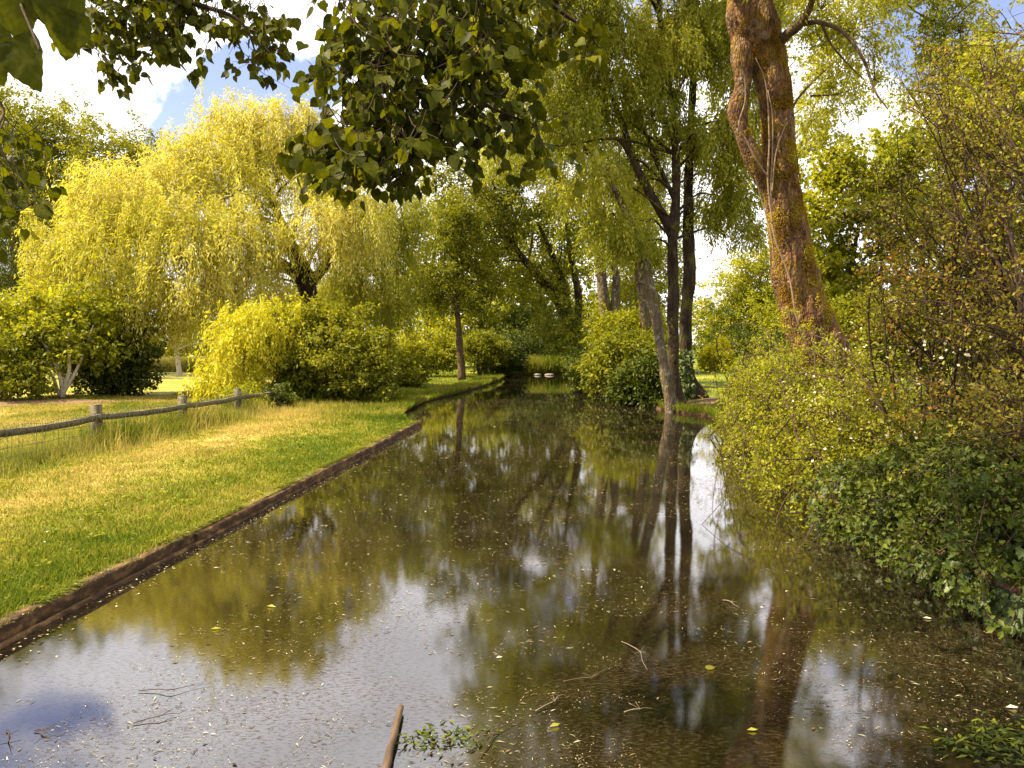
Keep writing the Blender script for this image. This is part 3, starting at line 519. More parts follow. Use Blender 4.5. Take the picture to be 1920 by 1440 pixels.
plant('willow_clump', 'clump of three slender trunks, one lichen white and two dark, at the water edge', 'tree', (4.95, 23.8), CB, 4000, 22, .42, .125, 'narrow', 'barkdark',
      trunk=[path((1272, 782, 23.8), (1264, 720, 23.8), (1262, 640, 23.8), (1262, 540, 23.8), (1262, 440, 23.8), (1268, 360, 23.8), (1262, 220, 23.8), (1240, 60, 23.8), (1230, -120, 23.8)),
             path((1262, 445, 23.8), (1238, 395, 23.7), (1212, 350, 23.6), (1182, 292, 23.4), (1160, 262, 23.3), (1120, 262, 23.2)), path((1182, 292, 23.4), (1170, 240, 23.3), (1120, 120, 23), (1080, 20, 22.5)),
             path((1312, 752, 24.6), (1290, 700, 24.6), (1284, 620, 24.6), (1292, 520, 24.6), (1290, 420, 24.6), (1292, 300, 24.6), (1300, 150, 24.6), (1310, -100, 24.6)), path((1268, 380, 23.8), (1230, 300, 23.9), (1200, 220, 24))],
      tr=[[.34, .20, .18, .17, .17, .13, .10, .08, .05], [.15, .14, .12, .09, .06, .02], [.08, .07, .05, .02], [.30, .20, .185, .18, .16, .13, .10, .06], [.09, .07, .04]], tpl=NARR, wid=1.45, every=16, r0=.05, holes=.36, rough=.3, shell=.25, ln=.8, out=.6)
rt = [o for o in C.objects if o.name == 'willow_clump'][0]
lt = MB(); tube(lt, path((1262, 792, 23.2), (1255, 740, 23.2), (1240, 660, 23.2), (1226, 570, 23.3), (1208, 490, 23.4), (1186, 430, 23.5), (1150, 350, 23.5), (1105, 290, 23.4), (1060, 230, 23.2)), [.24, .17, .155, .15, .14, .12, .09, .06, .03], 14, 70, .3, fq=5)
lt.build('lichen_trunk', M['lichen'], rt, smooth=True)['label'] = 'leaning trunk blotched with white lichen'
iv = MB(); rs = np.random.RandomState(3); q = 420; hh = rs.uniform(0, 1, q) ** 1.5
pp = np.array([list(at(1288 + rs.normal() * 8, 765 - 110 * u, 24.25 + rs.normal() * .05)) for u in hh]); leaves(iv, pp, rdir(q) * .5 + [0, -.3, -.8], rdir(q) * .5 + [-.3, -1, .2], .12 * rs.uniform(.6, 1.3, q), IVY, rs.uniform(.1, .9, q)); iv.build('ivy', M['ivy'], rt)
plant('grey_trunk_tree', 'tree with one pale straight stem half hidden just left of the three trunk clump', 'tree', (5.2, 30), [(1200, 380, 30, 60, 50), (1150, 460, 30, 50, 40), (1230, 300, 30, 60, 60)], 520, 44, .5, .13, 'narrow', 'lichen',
      trunk=[path((1218, 690, 30), (1212, 620, 30), (1200, 520, 30), (1192, 440, 30), (1200, 340, 30))], tr=[[.24, .2, .19, .17, .08]], tpl=NARR, wid=1.3, holes=.2)
for px, py, Y, rx, ry, col, lb in ((1180, 680, 28, 70, 55, 'mid', 'leafy shrub overhanging the water left of the three trunks'), (1130, 690, 33, 45, 50, 'dark', 'dark shrub on the right bank below the paired grey stems'), (1215, 720, 25.5, 45, 45, 'dark', 'glossy dark shrub touching the white lichen trunk'),
                               (1190, 620, 31, 60, 40, 'light', 'brighter shrub behind the overhanging one on the right bank')):
    plant('bank_shrub', lb, 'shrub', W(px, Y), [(px, py, Y, rx, ry), (px - rx * .6, py + ry * .2, Y, rx * .55, ry * .6), (px + rx * .4, py + ry * .3, Y - .5, rx * .6, ry * .6)], int(260 + rx * ry * .09), 44, .5, .15, col, stems=10, parts=('stems', 'foliage'), wid=.8)
plant('airy_tree', 'thin leaved pale green tree filling the sky between the three trunks and the mossy trunk', 'tree', W(1545, 38), [(1380, 120, 38, 60, 70), (1360, 260, 38, 50, 60), (1420, 40, 38, 70, 60), (1400, 350, 38, 40, 50), (1350, 390, 38, 30, 40), (1530, 90, 38, 60, 60), (1540, 220, 38, 50, 60), (1510, 330, 38, 35, 50), (1600, 180, 38, 50, 50), (1480, -60, 38, 120, 60), (1330, 30, 38, 50, 70)],
      850, 36, .55, .17, 'light', trunk=[path((1545, 700, 38), (1510, 560, 38), (1475, 400, 38), (1440, 80, 38)), path((1478, 420, 38), (1400, 330, 38), (1370, 200, 38)), path((1470, 380, 38), (1500, 280, 38), (1540, 160, 38))], tr=[[.22, .18, .12, .05], [.1, .07, .03], [.1, .07, .03]], tpl=TUFT, every=8, holes=.38)
# the mossy tree
rs = np.random.RandomState(11)
mt = empty('mossy_tree', (5.85, 14, gzf(5.85, 14)), 'stout leaning trunk covered with orange moss and pale vines, two stems joining above', 'tree')
tk = MB()
main = [(1606, 870, 14), (1584, 790, 14), (1553, 700, 14), (1533, 645, 14), (1512, 590, 14), (1492, 520, 14), (1478, 430, 14), (1466, 350, 14), (1460, 270, 14), (1455, 190, 14), (1442, 130, 14), (1413, 60, 14), (1402, -10, 14), (1398, -140, 14), (1380, -300, 14), (1340, -500, 14)]
mr_ = [.75, .60, .47, .46, .44, .385, .345, .32, .28, .28, .31, .42, .38, .30, .2, .08]
MS = tube(tk, path(*main), mr_, 48, 260, .21, fq=7)
side = [(1464, 400, 13.95), (1438, 340, 13.9), (1410, 290, 13.8), (1390, 240, 13.8), (1384, 205, 13.8), (1392, 160, 13.85), (1392, 110, 13.9), (1394, 60, 14), (1400, 10, 14)]
SS = tube(tk, path(*side), [.18, .17, .15, .14, .17, .15, .19, .22, .2], 26, 110, .2, fq=8)
tk.build('trunk', M['mossy'], mt, smooth=True)
bl = MB()
br = [path((1448, 90, 14), (1480, 62, 13.7), (1505, 40, 13.4), (1525, -5, 13), (1560, -120, 12)), path((1500, 46, 13.5), (1535, 42, 13.3), (1580, 60, 13), (1618, 110, 12.8), (1640, 170, 12.6), (1665, 205, 12.5)), path((1540, 44, 13.3), (1560, 85, 13.4), (1590, 120, 13.5), (1620, 150, 13.6)),
      path((1468, 240, 14), (1500, 180, 14.4), (1560, 120, 15), (1600, 90, 15.4)), path((1395, 0, 14), (1340, -60, 13.5), (1250, -90, 13), (1150, -100, 12)), path((1520, 180, 14.5), (1575, 175, 14.8), (1640, 150, 15))]
for b_, r_0 in zip(br, (.11, .045, .025, .03, .15, .02)): tube(bl, b_, [r_0, r_0 * .75, r_0 * .55, r_0 * .2], 7, 26, .2, fq=9)
MBL = blobs_px([(1540, 20, 14, 60, 60), (1600, 60, 14, 70, 60), (1560, 150, 15, 60, 60), (1640, 150, 14, 50, 60), (1520, -80, 13, 120, 70), (1660, -20, 14, 60, 60), (1520, 230, 15.5, 40, 40), (1300, -140, 13, 150, 60)])
P, D, idx = clump_centres(MBL, 620, .3, .2, .3, 4); twigs(bl, MBL, P, idx, 4, .006, 4)
bl.build('branches', M['bark'], mt, smooth=True)
cr_ = MB(); foliage(cr_, P, D, 34, .26, .085, NARR, .5, .7, 1.5); cr_.build('crown', M['narrow'], mt)
ms_ = MB(); S = np.vstack([MS, SS]); 
def moss_on(S, rad, cnt):
    k = rs.randint(0, len(S) - 1, cnt); T = unit(S[np.minimum(k + 1, len(S) - 1)] - S[k]); d = rdir(cnt); d[:, 1] -= .3; d = unit(d - T * np.sum(d * T, -1, keepdims=True))
    p = S[k] + T * rs.uniform(0, .05, (cnt, 1)) + d * rad[k][:, None] * 1.0; w = .6 * vn(p, 2.4, 21) + .4 * vn(p, 7, 22)
    keep = w + np.where(d[:, 0] > .2, .07, 0) + np.clip((4.6 - p[:, 2]) * .05, -.06, .13) > .525; return p[keep], d[keep], T[keep]
rM = np.interp(np.linspace(0, 1, len(MS)), np.linspace(0, 1, len(mr_)), mr_); rS = np.full(len(SS), .2)
for (S_, r_s, ct) in ((MS[:185], rM[:185], 75000), (SS, rS * .8, 9000), (MS[150:203], rM[150:203], 9000)):
    p, d, T = moss_on(S_, r_s, ct); leaves(ms_, p - d * .015, d + rdir(len(p)) * .6 - [0, 0, .6], rdir(len(p)), .032 * rs.uniform(.6, 1.4, len(p)), NARR, np.clip(vn(p, 3, 8) * 1.2 - .1 + .2 * rs.uniform(-1, 1, len(p)), 0, 1), 1.8)
ms_.build('moss', M['moss'], mt)
for pts, s_ in (([(1560, 800, 13.45), (1527, 690, 13.5), (1497, 600, 13.5), (1478, 520, 13.55), (1450, 440, 13.6), (1446, 360, 13.65), (1448, 300, 13.7), (1444, 220, 13.7), (1440, 170, 13.68)], .016), ([(1446, 360, 13.62), (1452, 290, 13.7), (1466, 250, 13.7), (1478, 230, 13.75)], .012),
                ([(1436, 330, 13.65), (1418, 300, 13.6), (1400, 262, 13.58), (1386, 235, 13.58), (1395, 190, 13.62), (1398, 140, 13.62)], .014), ([(1445, 420, 13.6), (1440, 340, 13.66), (1436, 260, 13.7), (1434, 160, 13.7), (1416, 110, 13.6)], .013), ([(1452, 500, 13.66), (1444, 440, 13.64), (1425, 380, 13.7), (1412, 330, 13.6)], .012)):
    v_ = MB(); pp_ = path(*pts); tube(v_, [Vector(q) + Vector((rs.normal() * .02, -.03, 0)) for q in pp_], [s_, s_, s_ * .6], 6, 50, .2); v_.build('vine', M['vine'], mt, smooth=True)
# trees and shrubs at the right
plant('maple_tree', 'light green broad leaved tree right of the mossy trunk with sky showing through', 'tree', (11.5, 27), [(1560, 400, 27, 60, 60), (1620, 330, 27, 60, 60), (1680, 300, 27, 70, 70), (1560, 300, 27, 35, 45), (1600, 480, 27, 80, 60), (1700, 420, 26, 90, 80), (1540, 520, 28, 50, 60), (1640, 560, 26, 90, 60), (1560, 600, 26, 60, 60)],
      1250, 34, .45, .19, 'light', trunk=[path((1590, 760, 27), (1592, 600, 27), (1600, 480, 27), (1630, 330, 27)), path((1650, 760, 27), (1648, 600, 27), (1660, 420, 27))], tr=[[.11, .09, .07, .03], [.09, .07, .03]], group=None, tpl=TUFT, every=10, holes=.42)
plant('tall_tree', 'tall grey green tree filling the top right corner of the sky', 'tree', (18, 30), [(1760, 120, 30, 50, 100), (1800, 60, 30, 70, 60), (1720, 230, 30, 60, 60), (1860, 120, 29, 50, 60), (1900, 180, 29, 60, 60), (1740, -20, 30, 90, 50), (1700, 360, 30, 60, 70), (1840, 260, 29, 80, 80), (1880, -40, 28, 60, 40), (1620, -60, 30, 110, 60)],
      1300, 44, .5, .13, 'narrow', trunk=[path((1800, 760, 30), (1790, 500, 30), (1780, 250, 30), (1770, 50, 30))], tr=[[.25, .2, .13, .05]], every=10, holes=.36)
plant('golden_tree', 'yellow crowned tree behind the rusty shrub near the right edge', 'tree', (15.5, 24), [(1840, 150, 24, 50, 50), (1900, 170, 24, 60, 60), (1800, 240, 24, 60, 60), (1880, 280, 24, 80, 80), (1820, 400, 24, 90, 90), (1940, 420, 24, 90, 110), (1780, 520, 23, 90, 90), (1900, 560, 23, 90, 90)],
      1300, 40, .45, .15, 'light', trunk=[path((1860, 780, 24), (1850, 500, 24), (1860, 200, 24))], tr=[[.2, .15, .05]], every=10, holes=.3)
plant('understorey_bush', 'grey green bush with thin pale stems just right of the mossy trunk', 'shrub', (8, 19), [(1620, 600, 19, 60, 60), (1680, 640, 19, 80, 60), (1600, 670, 18.5, 60, 50), (1740, 600, 19, 70, 70), (1830, 620, 18, 80, 80)], 900, 46, .34, .10, 'mid', 'gtwig', stems=16, parts=('stems', 'foliage'), holes=.2)

# the rusty shrub: arching stems, side twigs, tiny leaves
def twiggy(name, label, cat, bases, tips, nst, leafm, barkm, L0, tw_len, lsz, every, dens, droop=.0, r0=.02, tpl=KITE, seed=1, wid=1.0):
    global rs
    rs = np.random.RandomState(seed); bx, by = bases[0][0], bases[0][1]; root = empty(name, (bx, by, gzf(bx, by)), label, cat); w = MB(); lf = MB(); LP = []; LA = []; LR = []
    for k in range(nst):
        b = bases[k % len(bases)]; p = np.array([b[0] + rs.normal() * .25, b[1] + rs.normal() * .3, 0]); p[2] = gzf(p[0], p[1]) - .03
        tp = tips[rs.randint(len(tips))]; T = np.array(at(tp[0] + rs.normal() * tp[3], tp[1] + rs.normal() * tp[4], tp[2] + rs.normal() * .4))
        v = T - p; ln = np.linalg.norm(v); m1 = p + v * .35 + np.array([0, 0, .16 * ln]) + rs.normal(size=3) * .05 * ln; m2 = p + v * .7 + np.array([0, 0, .12 * ln]) + rs.normal(size=3) * .05 * ln
        pts = [p, m1, m2, T + [0, 0, -droop * rs.uniform(0, 1)]]; rr = r0 * rs.uniform(.7, 1.3); S = tube(w, pts, [rr, rr * .7, rr * .45, rr * .15], 6, 24, .1)
        col = rs.uniform(0, 1)
        for q in np.arange(rs.randint(2, 6), 24, every):
            q = int(q); tdir = unit(S[min(q + 1, 23)] - S[q - 1]); d = unit(tdir * .7 + rs.normal(size=3) * .65 + [0, 0, .15]); l = tw_len * rs.uniform(.5, 1.3)
            e = S[q] + d * l + [0, 0, -droop * l]; mm = S[q] + d * l * .5 + rs.normal(size=3) * .04 + [0, 0, .04]; U = tube(w, [S[q], mm, e], [rr * .35, rr * .22, .002], 4, 7, cap=False)
            for z in range(2):
                d2 = unit(d * .6 + rs.normal(size=3) * .7); s2 = U[rs.randint(2, 6)]; e2 = s2 + d2 * l * .5; U2 = tube(w, [s2, e2], [.004, .0015], 3, 4, cap=False)
                m_ = int(dens * .6); t_ = rs.uniform(.1, 1, m_)[:, None]; LP.append(s2 + (e2 - s2) * t_ + rs.normal(size=(m_, 3)) * lsz * .5); LA.append(np.tile(d2, (m_, 1))); LR.append(np.full(m_, col))
            m_ = dens; t_ = rs.uniform(.15, 1, m_); i_ = (t_ * 5.99).astype(int); LP.append(U[i_] + (U[i_ + 1] - U[i_]) * rs.uniform(0, 1, (m_, 1)) + rs.normal(size=(m_, 3)) * lsz * .5); LA.append(np.tile(d, (m_, 1))); LR.append(np.full(m_, col))
    LP = np.vstack(LP); LA = np.vstack(LA); LR = np.concatenate(LR); n = len(LP)
    leaves(lf, LP, LA * .5 + rdir(n) * .9, rdir(n) + [-.3, -.3, .5], lsz * rs.uniform(.5, 1.4, n), tpl, np.clip(.35 * LR + .35 * vn(LP, 1.3, 9) + .45 * rs.uniform(0, 1, n) - .08, 0, 1), wid)
    w.build('stems', M[barkm], root, smooth=True); lf.build('foliage', M[leafm], root); return root
twiggy('rusty_shrub', 'big twiggy shrub with rust and olive leaves filling the right edge', 'shrub', [(5.6, 8.0), (6.3, 9.2), (5.4, 6.9), (6.9, 8.4), (5.2, 9.5), (6.2, 7.3)],
       [(1720, 300, 8.5, 50, 70), (1800, 220, 8.5, 50, 60), (1880, 200, 8.5, 40, 60), (1850, 420, 8, 60, 70), (1700, 480, 9, 50, 60), (1780, 560, 8, 60, 60), (1640, 400, 9.5, 25, 60), (1660, 560, 9.5, 30, 50), (1880, 620, 7.3, 50, 60), (1700, 680, 8.5, 60, 40), (1740, 180, 8.8, 14, 30), (1900, 80, 8.8, 20, 30), (1820, 760, 7.0, 50, 45), (1880, 820, 6.6, 40, 40), (1700, 790, 8, 45, 40), (1790, 850, 7.2, 50, 30)],
       118, 'rust', 'twig', 0, .42, .045, 1.8, 9, seed=4, r0=.018)
twiggy('flowering_bush', 'wide green bramble bush with small pale flowers hanging over the right bank', 'shrub', [(4.3, 12.5), (4.6, 14.5), (4.2, 11), (4.1, 9.6), (5.2, 12.5), (5.0, 17), (5.6, 18.5), (4.8, 9.0)],
       [(1425, 755, 15, 25, 20), (1465, 715, 14, 30, 15), (1490, 765, 12.5, 40, 20), (1420, 810, 14, 40, 30), (1480, 850, 12, 50, 40), (1560, 800, 10.5, 50, 40), (1540, 900, 10, 50, 35), (1660, 770, 11, 45, 20), (1620, 850, 9, 60, 50), (1380, 780, 17, 25, 25), (1700, 800, 8.5, 60, 50), (1400, 850, 13.5, 30, 20), (1490, 905, 9.7, 35, 18), (1520, 930, 9.3, 35, 18), (1450, 880, 10.8, 30, 15), (1570, 950, 8.7, 35, 18)],
       215, 'light', 'twig', 0, .36, .046, 1.8, 14, droop=.25, seed=8, r0=.012)
fb = [o for o in C.objects if o.name == 'flowering_bush'][0]
fl_ = MB(); rs = np.random.RandomState(2)
for (px, py, Y, n_) in ((1545, 745, 10.4, 90), (1560, 765, 10.3, 80), (1600, 640, 10, 30), (1760, 640, 7.6, 30), (1430, 830, 12.3, 80), (1480, 860, 10.8, 80), (1690, 810, 7.6, 16), (1390, 850, 13.0, 60), (1600, 840, 9, 30), (1720, 690, 7.6, 20)):
    c = np.array(at(px, py, Y)); leaves(fl_, c + rs.normal(size=(n_, 3)) * [.22, .2, .14], rdir(n_), rdir(n_), .04 * rs.uniform(.6, 1.3, n_), KITE, rs.uniform(0, 1, n_), 1.3)
fl_.build('blossom', M['petal'], fb)
twiggy('dark_bramble', 'low shaded leafy bramble above the ivy on the near right bank', 'shrub', [(4.1, 7.4), (4.2, 6.4), (4.4, 8.2), (4.5, 7.0), (4.3, 5.6), (4.8, 6.2)],
       [(1640, 975, 7.6, 50, 25), (1740, 1000, 6.7, 50, 30), (1850, 1030, 5.9, 50, 30), (1900, 1000, 5.6, 40, 40), (1640, 940, 7.8, 50, 30), (1720, 930, 7.4, 50, 30), (1800, 950, 6.8, 50, 35), (1880, 960, 6.2, 50, 35), (1600, 940, 8.4, 40, 20), (1920, 930, 6, 40, 40)],
       120, 'dark', 'twig', 0, .24, .055, 1.8, 14, droop=.45, seed=12, r0=.01, tpl=TUFT)  # bramble and ivy leaves darkened to stand in for shade on the bank
# ivy on the bank wall
wl = empty('bank_wall', (3.66, 7, .0), 'low brown brick bank wall half buried in ivy at the near right', 'wall')
wm = MB()
yy_ = np.arange(2.0, 9.3, .1); S_ = []
for y in yy_:
    x = float(xr(y)); S_.append([(x + .2, y, .30), (x - .05, y, .32), (x - .085, y, .27), (x - .085, y, -.3)])
S_ = np.array(S_) + rs.normal(size=(len(yy_), 4, 3)) * .007; i, j = np.meshgrid(np.arange(len(yy_) - 1), np.arange(3), indexing='ij'); b0 = (i * 4 + j).ravel(); wm.add(S_.reshape(-1, 3), np.stack([b0, b0 + 1, b0 + 5, b0 + 4], -1)); wm.build('wall_face', M['wall'], wl)
lm = MB(); S_ = np.array([[(float(xr(y)) - .08, y, .035), (float(xr(y)) - .13, y, .03), (float(xr(y)) - .13, y, -.1)] for y in yy_]) + rs.normal(size=(len(yy_), 3, 3)) * .004
i, j = np.meshgrid(np.arange(len(yy_) - 1), np.arange(2), indexing='ij'); b0 = (i * 3 + j).ravel(); lm.add(S_.reshape(-1, 3), np.stack([b0, b0 + 1, b0 + 4, b0 + 3], -1)); lm.build('wall_ledge', M['wall'], wl)
rs = np.random.RandomState(31)
ivr = empty('ivy', (3.7, 7, .35), 'glossy ivy spilling over the near right bank wall towards the water', 'ivy'); il = MB(); ist = MB()
n = 3400; y = rs.uniform(4.0, 9.0, n); u = rs.uniform(0, 1, n); hang = np.clip(.42 * vn(np.stack([y, y * 0, y * 0], -1), 2.2, 4) + .02, .02, .3)
z = .50 - u * (.22 + hang) * 1.1; x = xr(y) - .12 + np.where(u < .45, (1 - u / .45) * .7, 0) + rs.normal(size=n) * .03; z = np.where(u < .45, .42 + .28 * (1 - u / .45) + rs.normal(size=n) * .07, z)
p = np.stack([x, y, np.maximum(z, .03)], -1); nn = rdir(n) * .35 + [-.75, -.35, .55]; leaves(il, p, rdir(n) * .45 + [-.3, -.1, -.9], nn, .085 * rs.uniform(.5, 1.3, n), IVY, np.clip(vn(p, 2, 3) * .6 + rs.uniform(0, .5, n), 0, 1))
for k in range(26):
    y0 = rs.uniform(4.4, 9.5); x0 = float(xr(y0)); e = np.array([x0 - .16 - rs.uniform(0, .22), y0 - rs.uniform(0, .3), rs.uniform(.02, .2)]); S = tube(ist, [(x0 + .1, y0, .36), (x0 - .08, y0, .33), e], [.006, .005, .003], 4, 10)
    q = rs.randint(4, 9); ii = rs.randint(4, 10, q); leaves(il, S[ii] + rs.normal(size=(q, 3)) * .02, rdir(q) * .5 + [-.2, -.2, -.7], rdir(q) * .4 + [-.6, -.5, .5], .07 * rs.uniform(.5, 1.2, q), IVY, rs.uniform(.5, 1, q))
tag(ist.build('vine_stems', M['twig'], ivr), kind='stuff'); il.build('foliage', M['ivy'], ivr)
# dead twigs reaching down to the water
for k, (pts, lb) in enumerate(((((1560, 860, 9.6), (1470, 862, 9.2), (1430, 875, 9.0), (1370, 925, 8.7), (1312, 988, 8.5)), 'long bare twig reaching from the flowering bush down to bright water'),
                               (((1560, 930, 8.6), (1530, 975, 8.1), (1505, 1020, 7.5), (1474, 1060, 7.1)), 'short bare forked twig dipping in the water under the right bank bush'), (((1500, 905, 9.2), (1470, 940, 8.9), (1455, 985, 8.5), (1462, 1040, 7.6)), 'thin drooping twig between the long bare twig and the forked one'))):
    b = MB(); P_ = path(*pts); tube(b, P_, [.008, .006, .003], 5, 24)
    for q in range(4): s = P_[-2].lerp(P_[-3], rs.uniform(0, 1)); tube(b, [s, s + Vector((rs.uniform(-.12, .1), rs.uniform(-.1, .1), rs.uniform(-.02, .1)))], [.004, .001], 4, 4)
    tag(b.build('bare_twig', M['twig']), lb, 'twig', 'bare twigs over the water')

# ------------------------------------------------------------------ canal edging, fence
ce = empty('canal_edging', (-2.9, 12, 0), 'rust brown edging boards holding the left lawn above the water', 'edging')
rs = np.random.RandomState(6); cuts = [-2, 1.6, 4.9, 7.7, 10.6, 13.4, 16.3, 19.2]
for a, b in zip(cuts[:-1], cuts[1:]):
    m_ = MB(); yv = np.linspace(a + .006, b - .006, 40); tl = rs.normal() * .010; tz = rs.normal() * .009; V = []
    for y in yv:
        x = float(xl(min(y, 19.19))) + tl; n1 = (vn(np.array([[y, 0, 0]]), 5, 2)[0] - .5) * .02; n2 = (vn(np.array([[y, 9, 0]]), 3, 2)[0] - .5) * .03
        V.append([(x - .085, y, -.25), (x - .085 + n1, y, .10 + n1), (x - .06, y, .108 + n1 + tz), (x + .03 + n2 * .4, y, .112 + n1 + tz + n2 * .3), (x + .045 + n2 * .5, y, .095 + tz), (x + .045 + n1 * .6, y, .03), (x + .045, y, -.25)])
    V = np.array(V); w_ = V.shape[1]; i, j = np.meshgrid(np.arange(len(yv) - 1), np.arange(w_ - 1), indexing='ij'); b0 = (i * w_ + j).ravel(); m_.add(V.reshape(-1, 3), np.stack([b0, b0 + w_, b0 + w_ + 1, b0 + 1], -1))
    for e, o_ in ((0, 1), (len(yv) - 1, -1)): idx_ = np.arange(w_) + e * w_; m_.add(V[e], [np.arange(w_)[::o_]])
    m_.build('board', M['edging'], ce)
m_ = MB(); yv = np.arange(-2, 19.1, .4); V = np.array([[(float(xl(y)) + .04, y, .022), (float(xl(y)) + .085, y, .02), (float(xl(y)) + .085, y, -.2)] for y in yv]); i, j = np.meshgrid(np.arange(len(yv) - 1), np.arange(2), indexing='ij'); b0 = (i * 3 + j).ravel(); m_.add(V.reshape(-1, 3), np.stack([b0, b0 + 3, b0 + 4, b0 + 1], -1)); m_.build('ledge', M['edging'], ce)
# dead grass and soil crumbs along the edging
rs = np.random.RandomState(9)
fe = empty('fence', (-7.35, 14, gzf(-7.35, 14)), 'low weathered post and rail fence with sagging wire netting on the left lawn', 'fence')
posts = [(-7.55, 10.4), (-7.38, 13.6), (-7.2, 16.75), (-7.05, 19.7), (-6.9, 22.6)]
for k, (x, y) in enumerate(posts):
    b = MB(); g_ = gzf(x, y); box(b, (x, y, g_ + .34), (.165, .15, .72), rs.normal() * .1, .94, .008); box(b, (x, y, g_ + .71), (.15, .135, .02), 0, .8, .004); b.build('post', M['fence'], fe)
for (x0, y0), (x1, y1) in zip(posts[:-1], posts[1:]):
    b = MB(); n_ = 9; t_ = np.linspace(.0, 1, n_); V = []
    for q in t_:
        x = x0 + (x1 - x0) * q + .12; y = y0 + (y1 - y0) * q; z = gzf(x0, y0) * (1 - q) + gzf(x1, y1) * q + .50 - .03 * math.sin(math.pi * q); o1, o2 = rs.normal() * .006, rs.normal() * .006
        V.append([(x - .025, y, z - .055 + o1), (x + .025, y, z - .055 + o2), (x + .025, y, z + .045 + o1), (x - .025, y, z + .05 + o2)])
    V = np.array(V); i, j = np.meshgrid(np.arange(n_ - 1), np.arange(4), indexing='ij'); b0 = (i * 4 + j).ravel(); b1 = (i * 4 + (j + 1) % 4).ravel(); b.add(V.reshape(-1, 3), np.stack([b0, b1, b1 + 4, b0 + 4], -1)); b.add(V[0], [(0, 3, 2, 1)]); b.add(V[-1], [(0, 1, 2, 3)]); b.build('rail', M['fence'], fe)
wr = MB(); yv = np.arange(9.6, 19.8, .13)
for y in yv:
    x = -7.35 + (y - 14) * .052 + .19; g_ = gzf(x, y); a = rs.normal() * .02; tube(wr, [(x, y, g_), (x + .02 + a, y + a, g_ + .3), (x + .02, y + .02, g_ + .56 + a), (x + a, y + .065, g_ + .61 + rs.normal() * .02), (x + .02, y + .11, g_ + .56), (x, y + .13, g_ + .5)], .003, 4, 14, cap=False)
for hgt in (.12, .26, .4, .54): tube(wr, [(-7.35 + (y - 14) * .052 + .2 + rs.normal() * .01, y, gzf(-7.2, y) + hgt + rs.normal() * .015) for y in yv[::3]], .004, 4, 60, cap=False)
wr.build('wire_netting', M['wire'], fe)

# ------------------------------------------------------------------ grass
def blades(mb, x, y, h, w, lean=.45, z=None):
    n = len(x); z = gz(x, y) if z is None else z; p = np.stack([x, y, z - .004], -1); a = rs.uniform(0, 6.28, n); s = np.stack([np.cos(a), np.sin(a), 0 * a], -1) * (w / 2)[:, None]
    l = rs.normal(size=(n, 3)) * lean; l[:, 2] = 1; tip = p + unit(l) * h[:, None]; mid_ = p + unit(l * [.6, .6, 1]) * (h * .55)[:, None]
    V = np.stack([p - s, p + s, mid_ + s * .7, mid_ - s * .7, tip], 1).reshape(-1, 3); b = np.arange(n) * 5
    r = rs.uniform(0, 1, n); mb.add(V, np.stack([b, b + 1, b + 2, b + 3], -1), r); mb.f.append(np.stack([b + 3, b + 2, b + 4], -1) + mb.n - len(V)); mb.r.append(r)
rs = np.random.RandomState(21)
def scatter(n, x0, x1, y0, y1, pw=1.0):
    u = rs.uniform(0, 1, n); y = y0 + (y1 - y0) * u ** pw; x = rs.uniform(0, 1, n) * (x1 - x0) + x0; return x, y
g = MB()
x, y = scatter(260000, 0, 1, 4.6, 26, 1.7); wdt = 2.5 + .38 * y; x = xl(np.minimum(y, 53)) - .07 - x * wdt; k = (x / y > -.75) & ~((y < 19.3) & (x > xl(y) - .0 - .15 * vn(np.stack([y, y, y], -1), 3.1, 5))); x, y = x[k], y[k]
P3 = np.stack([x, y, 0 * x], -1); lush = vn(P3, .8, 12); ed = np.exp(-(xl(y) - x) / .9); h = (.020 + .030 * lush + .035 * vn(P3, 4.5, 13) ** 2 + .02 * ed + .03 * ss((y - 14) / 6)) * rs.uniform(.4, 1.6, len(x)); blades(g, x, y, h, .005 + .0007 * y + 0 * h, .6)
x, y = scatter(60000, 0, 1, 25, 60, 1.3); x = xl(np.minimum(y, 49)) - .05 - x * 10 * (y / 30); blades(g, x, y, .07 * rs.uniform(.5, 1.6, len(x)), .022 + 0 * x, .5)
x, y = scatter(30000, 0, 1, 17, 60, 1.2); x = xr(np.minimum(y, 53)) + .1 + x * 12 * (y / 30); blades(g, x, y, .07 * rs.uniform(.5, 1.6, len(x)), .02 + 0 * x, .5)
tag(g.build('lawn_grass', M['blade']), 'short green lawn grass on both banks', 'grass', kind='stuff')
g = MB()                                                         # long grass fringe at the water's edge and on the point
x, y = scatter(26000, 0, 1, 19.3, 50, 1.3); x = xl(y) + .06 - (x ** 2) * 1.3; blades(g, x, y, .16 * rs.uniform(.4, 1.6, len(x)) * (.6 + .8 * vn(np.stack([x, y, 0 * x], -1), .9, 3)), .014 + .0004 * y, .45, np.maximum(gz(np.minimum(x, xl(y) - .02), y), .0))
x, y = scatter(9000, -7, -3.2, 19.5, 26.5); blades(g, x, y, .17 * rs.uniform(.4, 1.5, len(x)), .016 + 0 * x, .45)
x, y = scatter(5000, 0, 1, 18, 24); x = xr(y) - .1 + x ** 2 * 1.2; blades(g, x, y, .2 * rs.uniform(.4, 1.5, len(x)), .014 + 0 * x, .5, np.maximum(gz(np.maximum(x, xr(y) + .02), y), 0))
x, y = scatter(9000, 0, 1, 12.5, 22.8); x = -7.35 + (y - 14) * .052 + .05 + rs.normal(size=len(x)) * .32; kk = vn(np.stack([x, y, 0 * x], -1), .9, 88) > .42; x, y = x[kk], y[kk]; blades(g, x, y, .40 * rs.uniform(.4, 1.35, len(x)) * (.35 + vn(np.stack([x, y, 0 * x], -1), .9, 88)), .012 + 0 * x, .35)
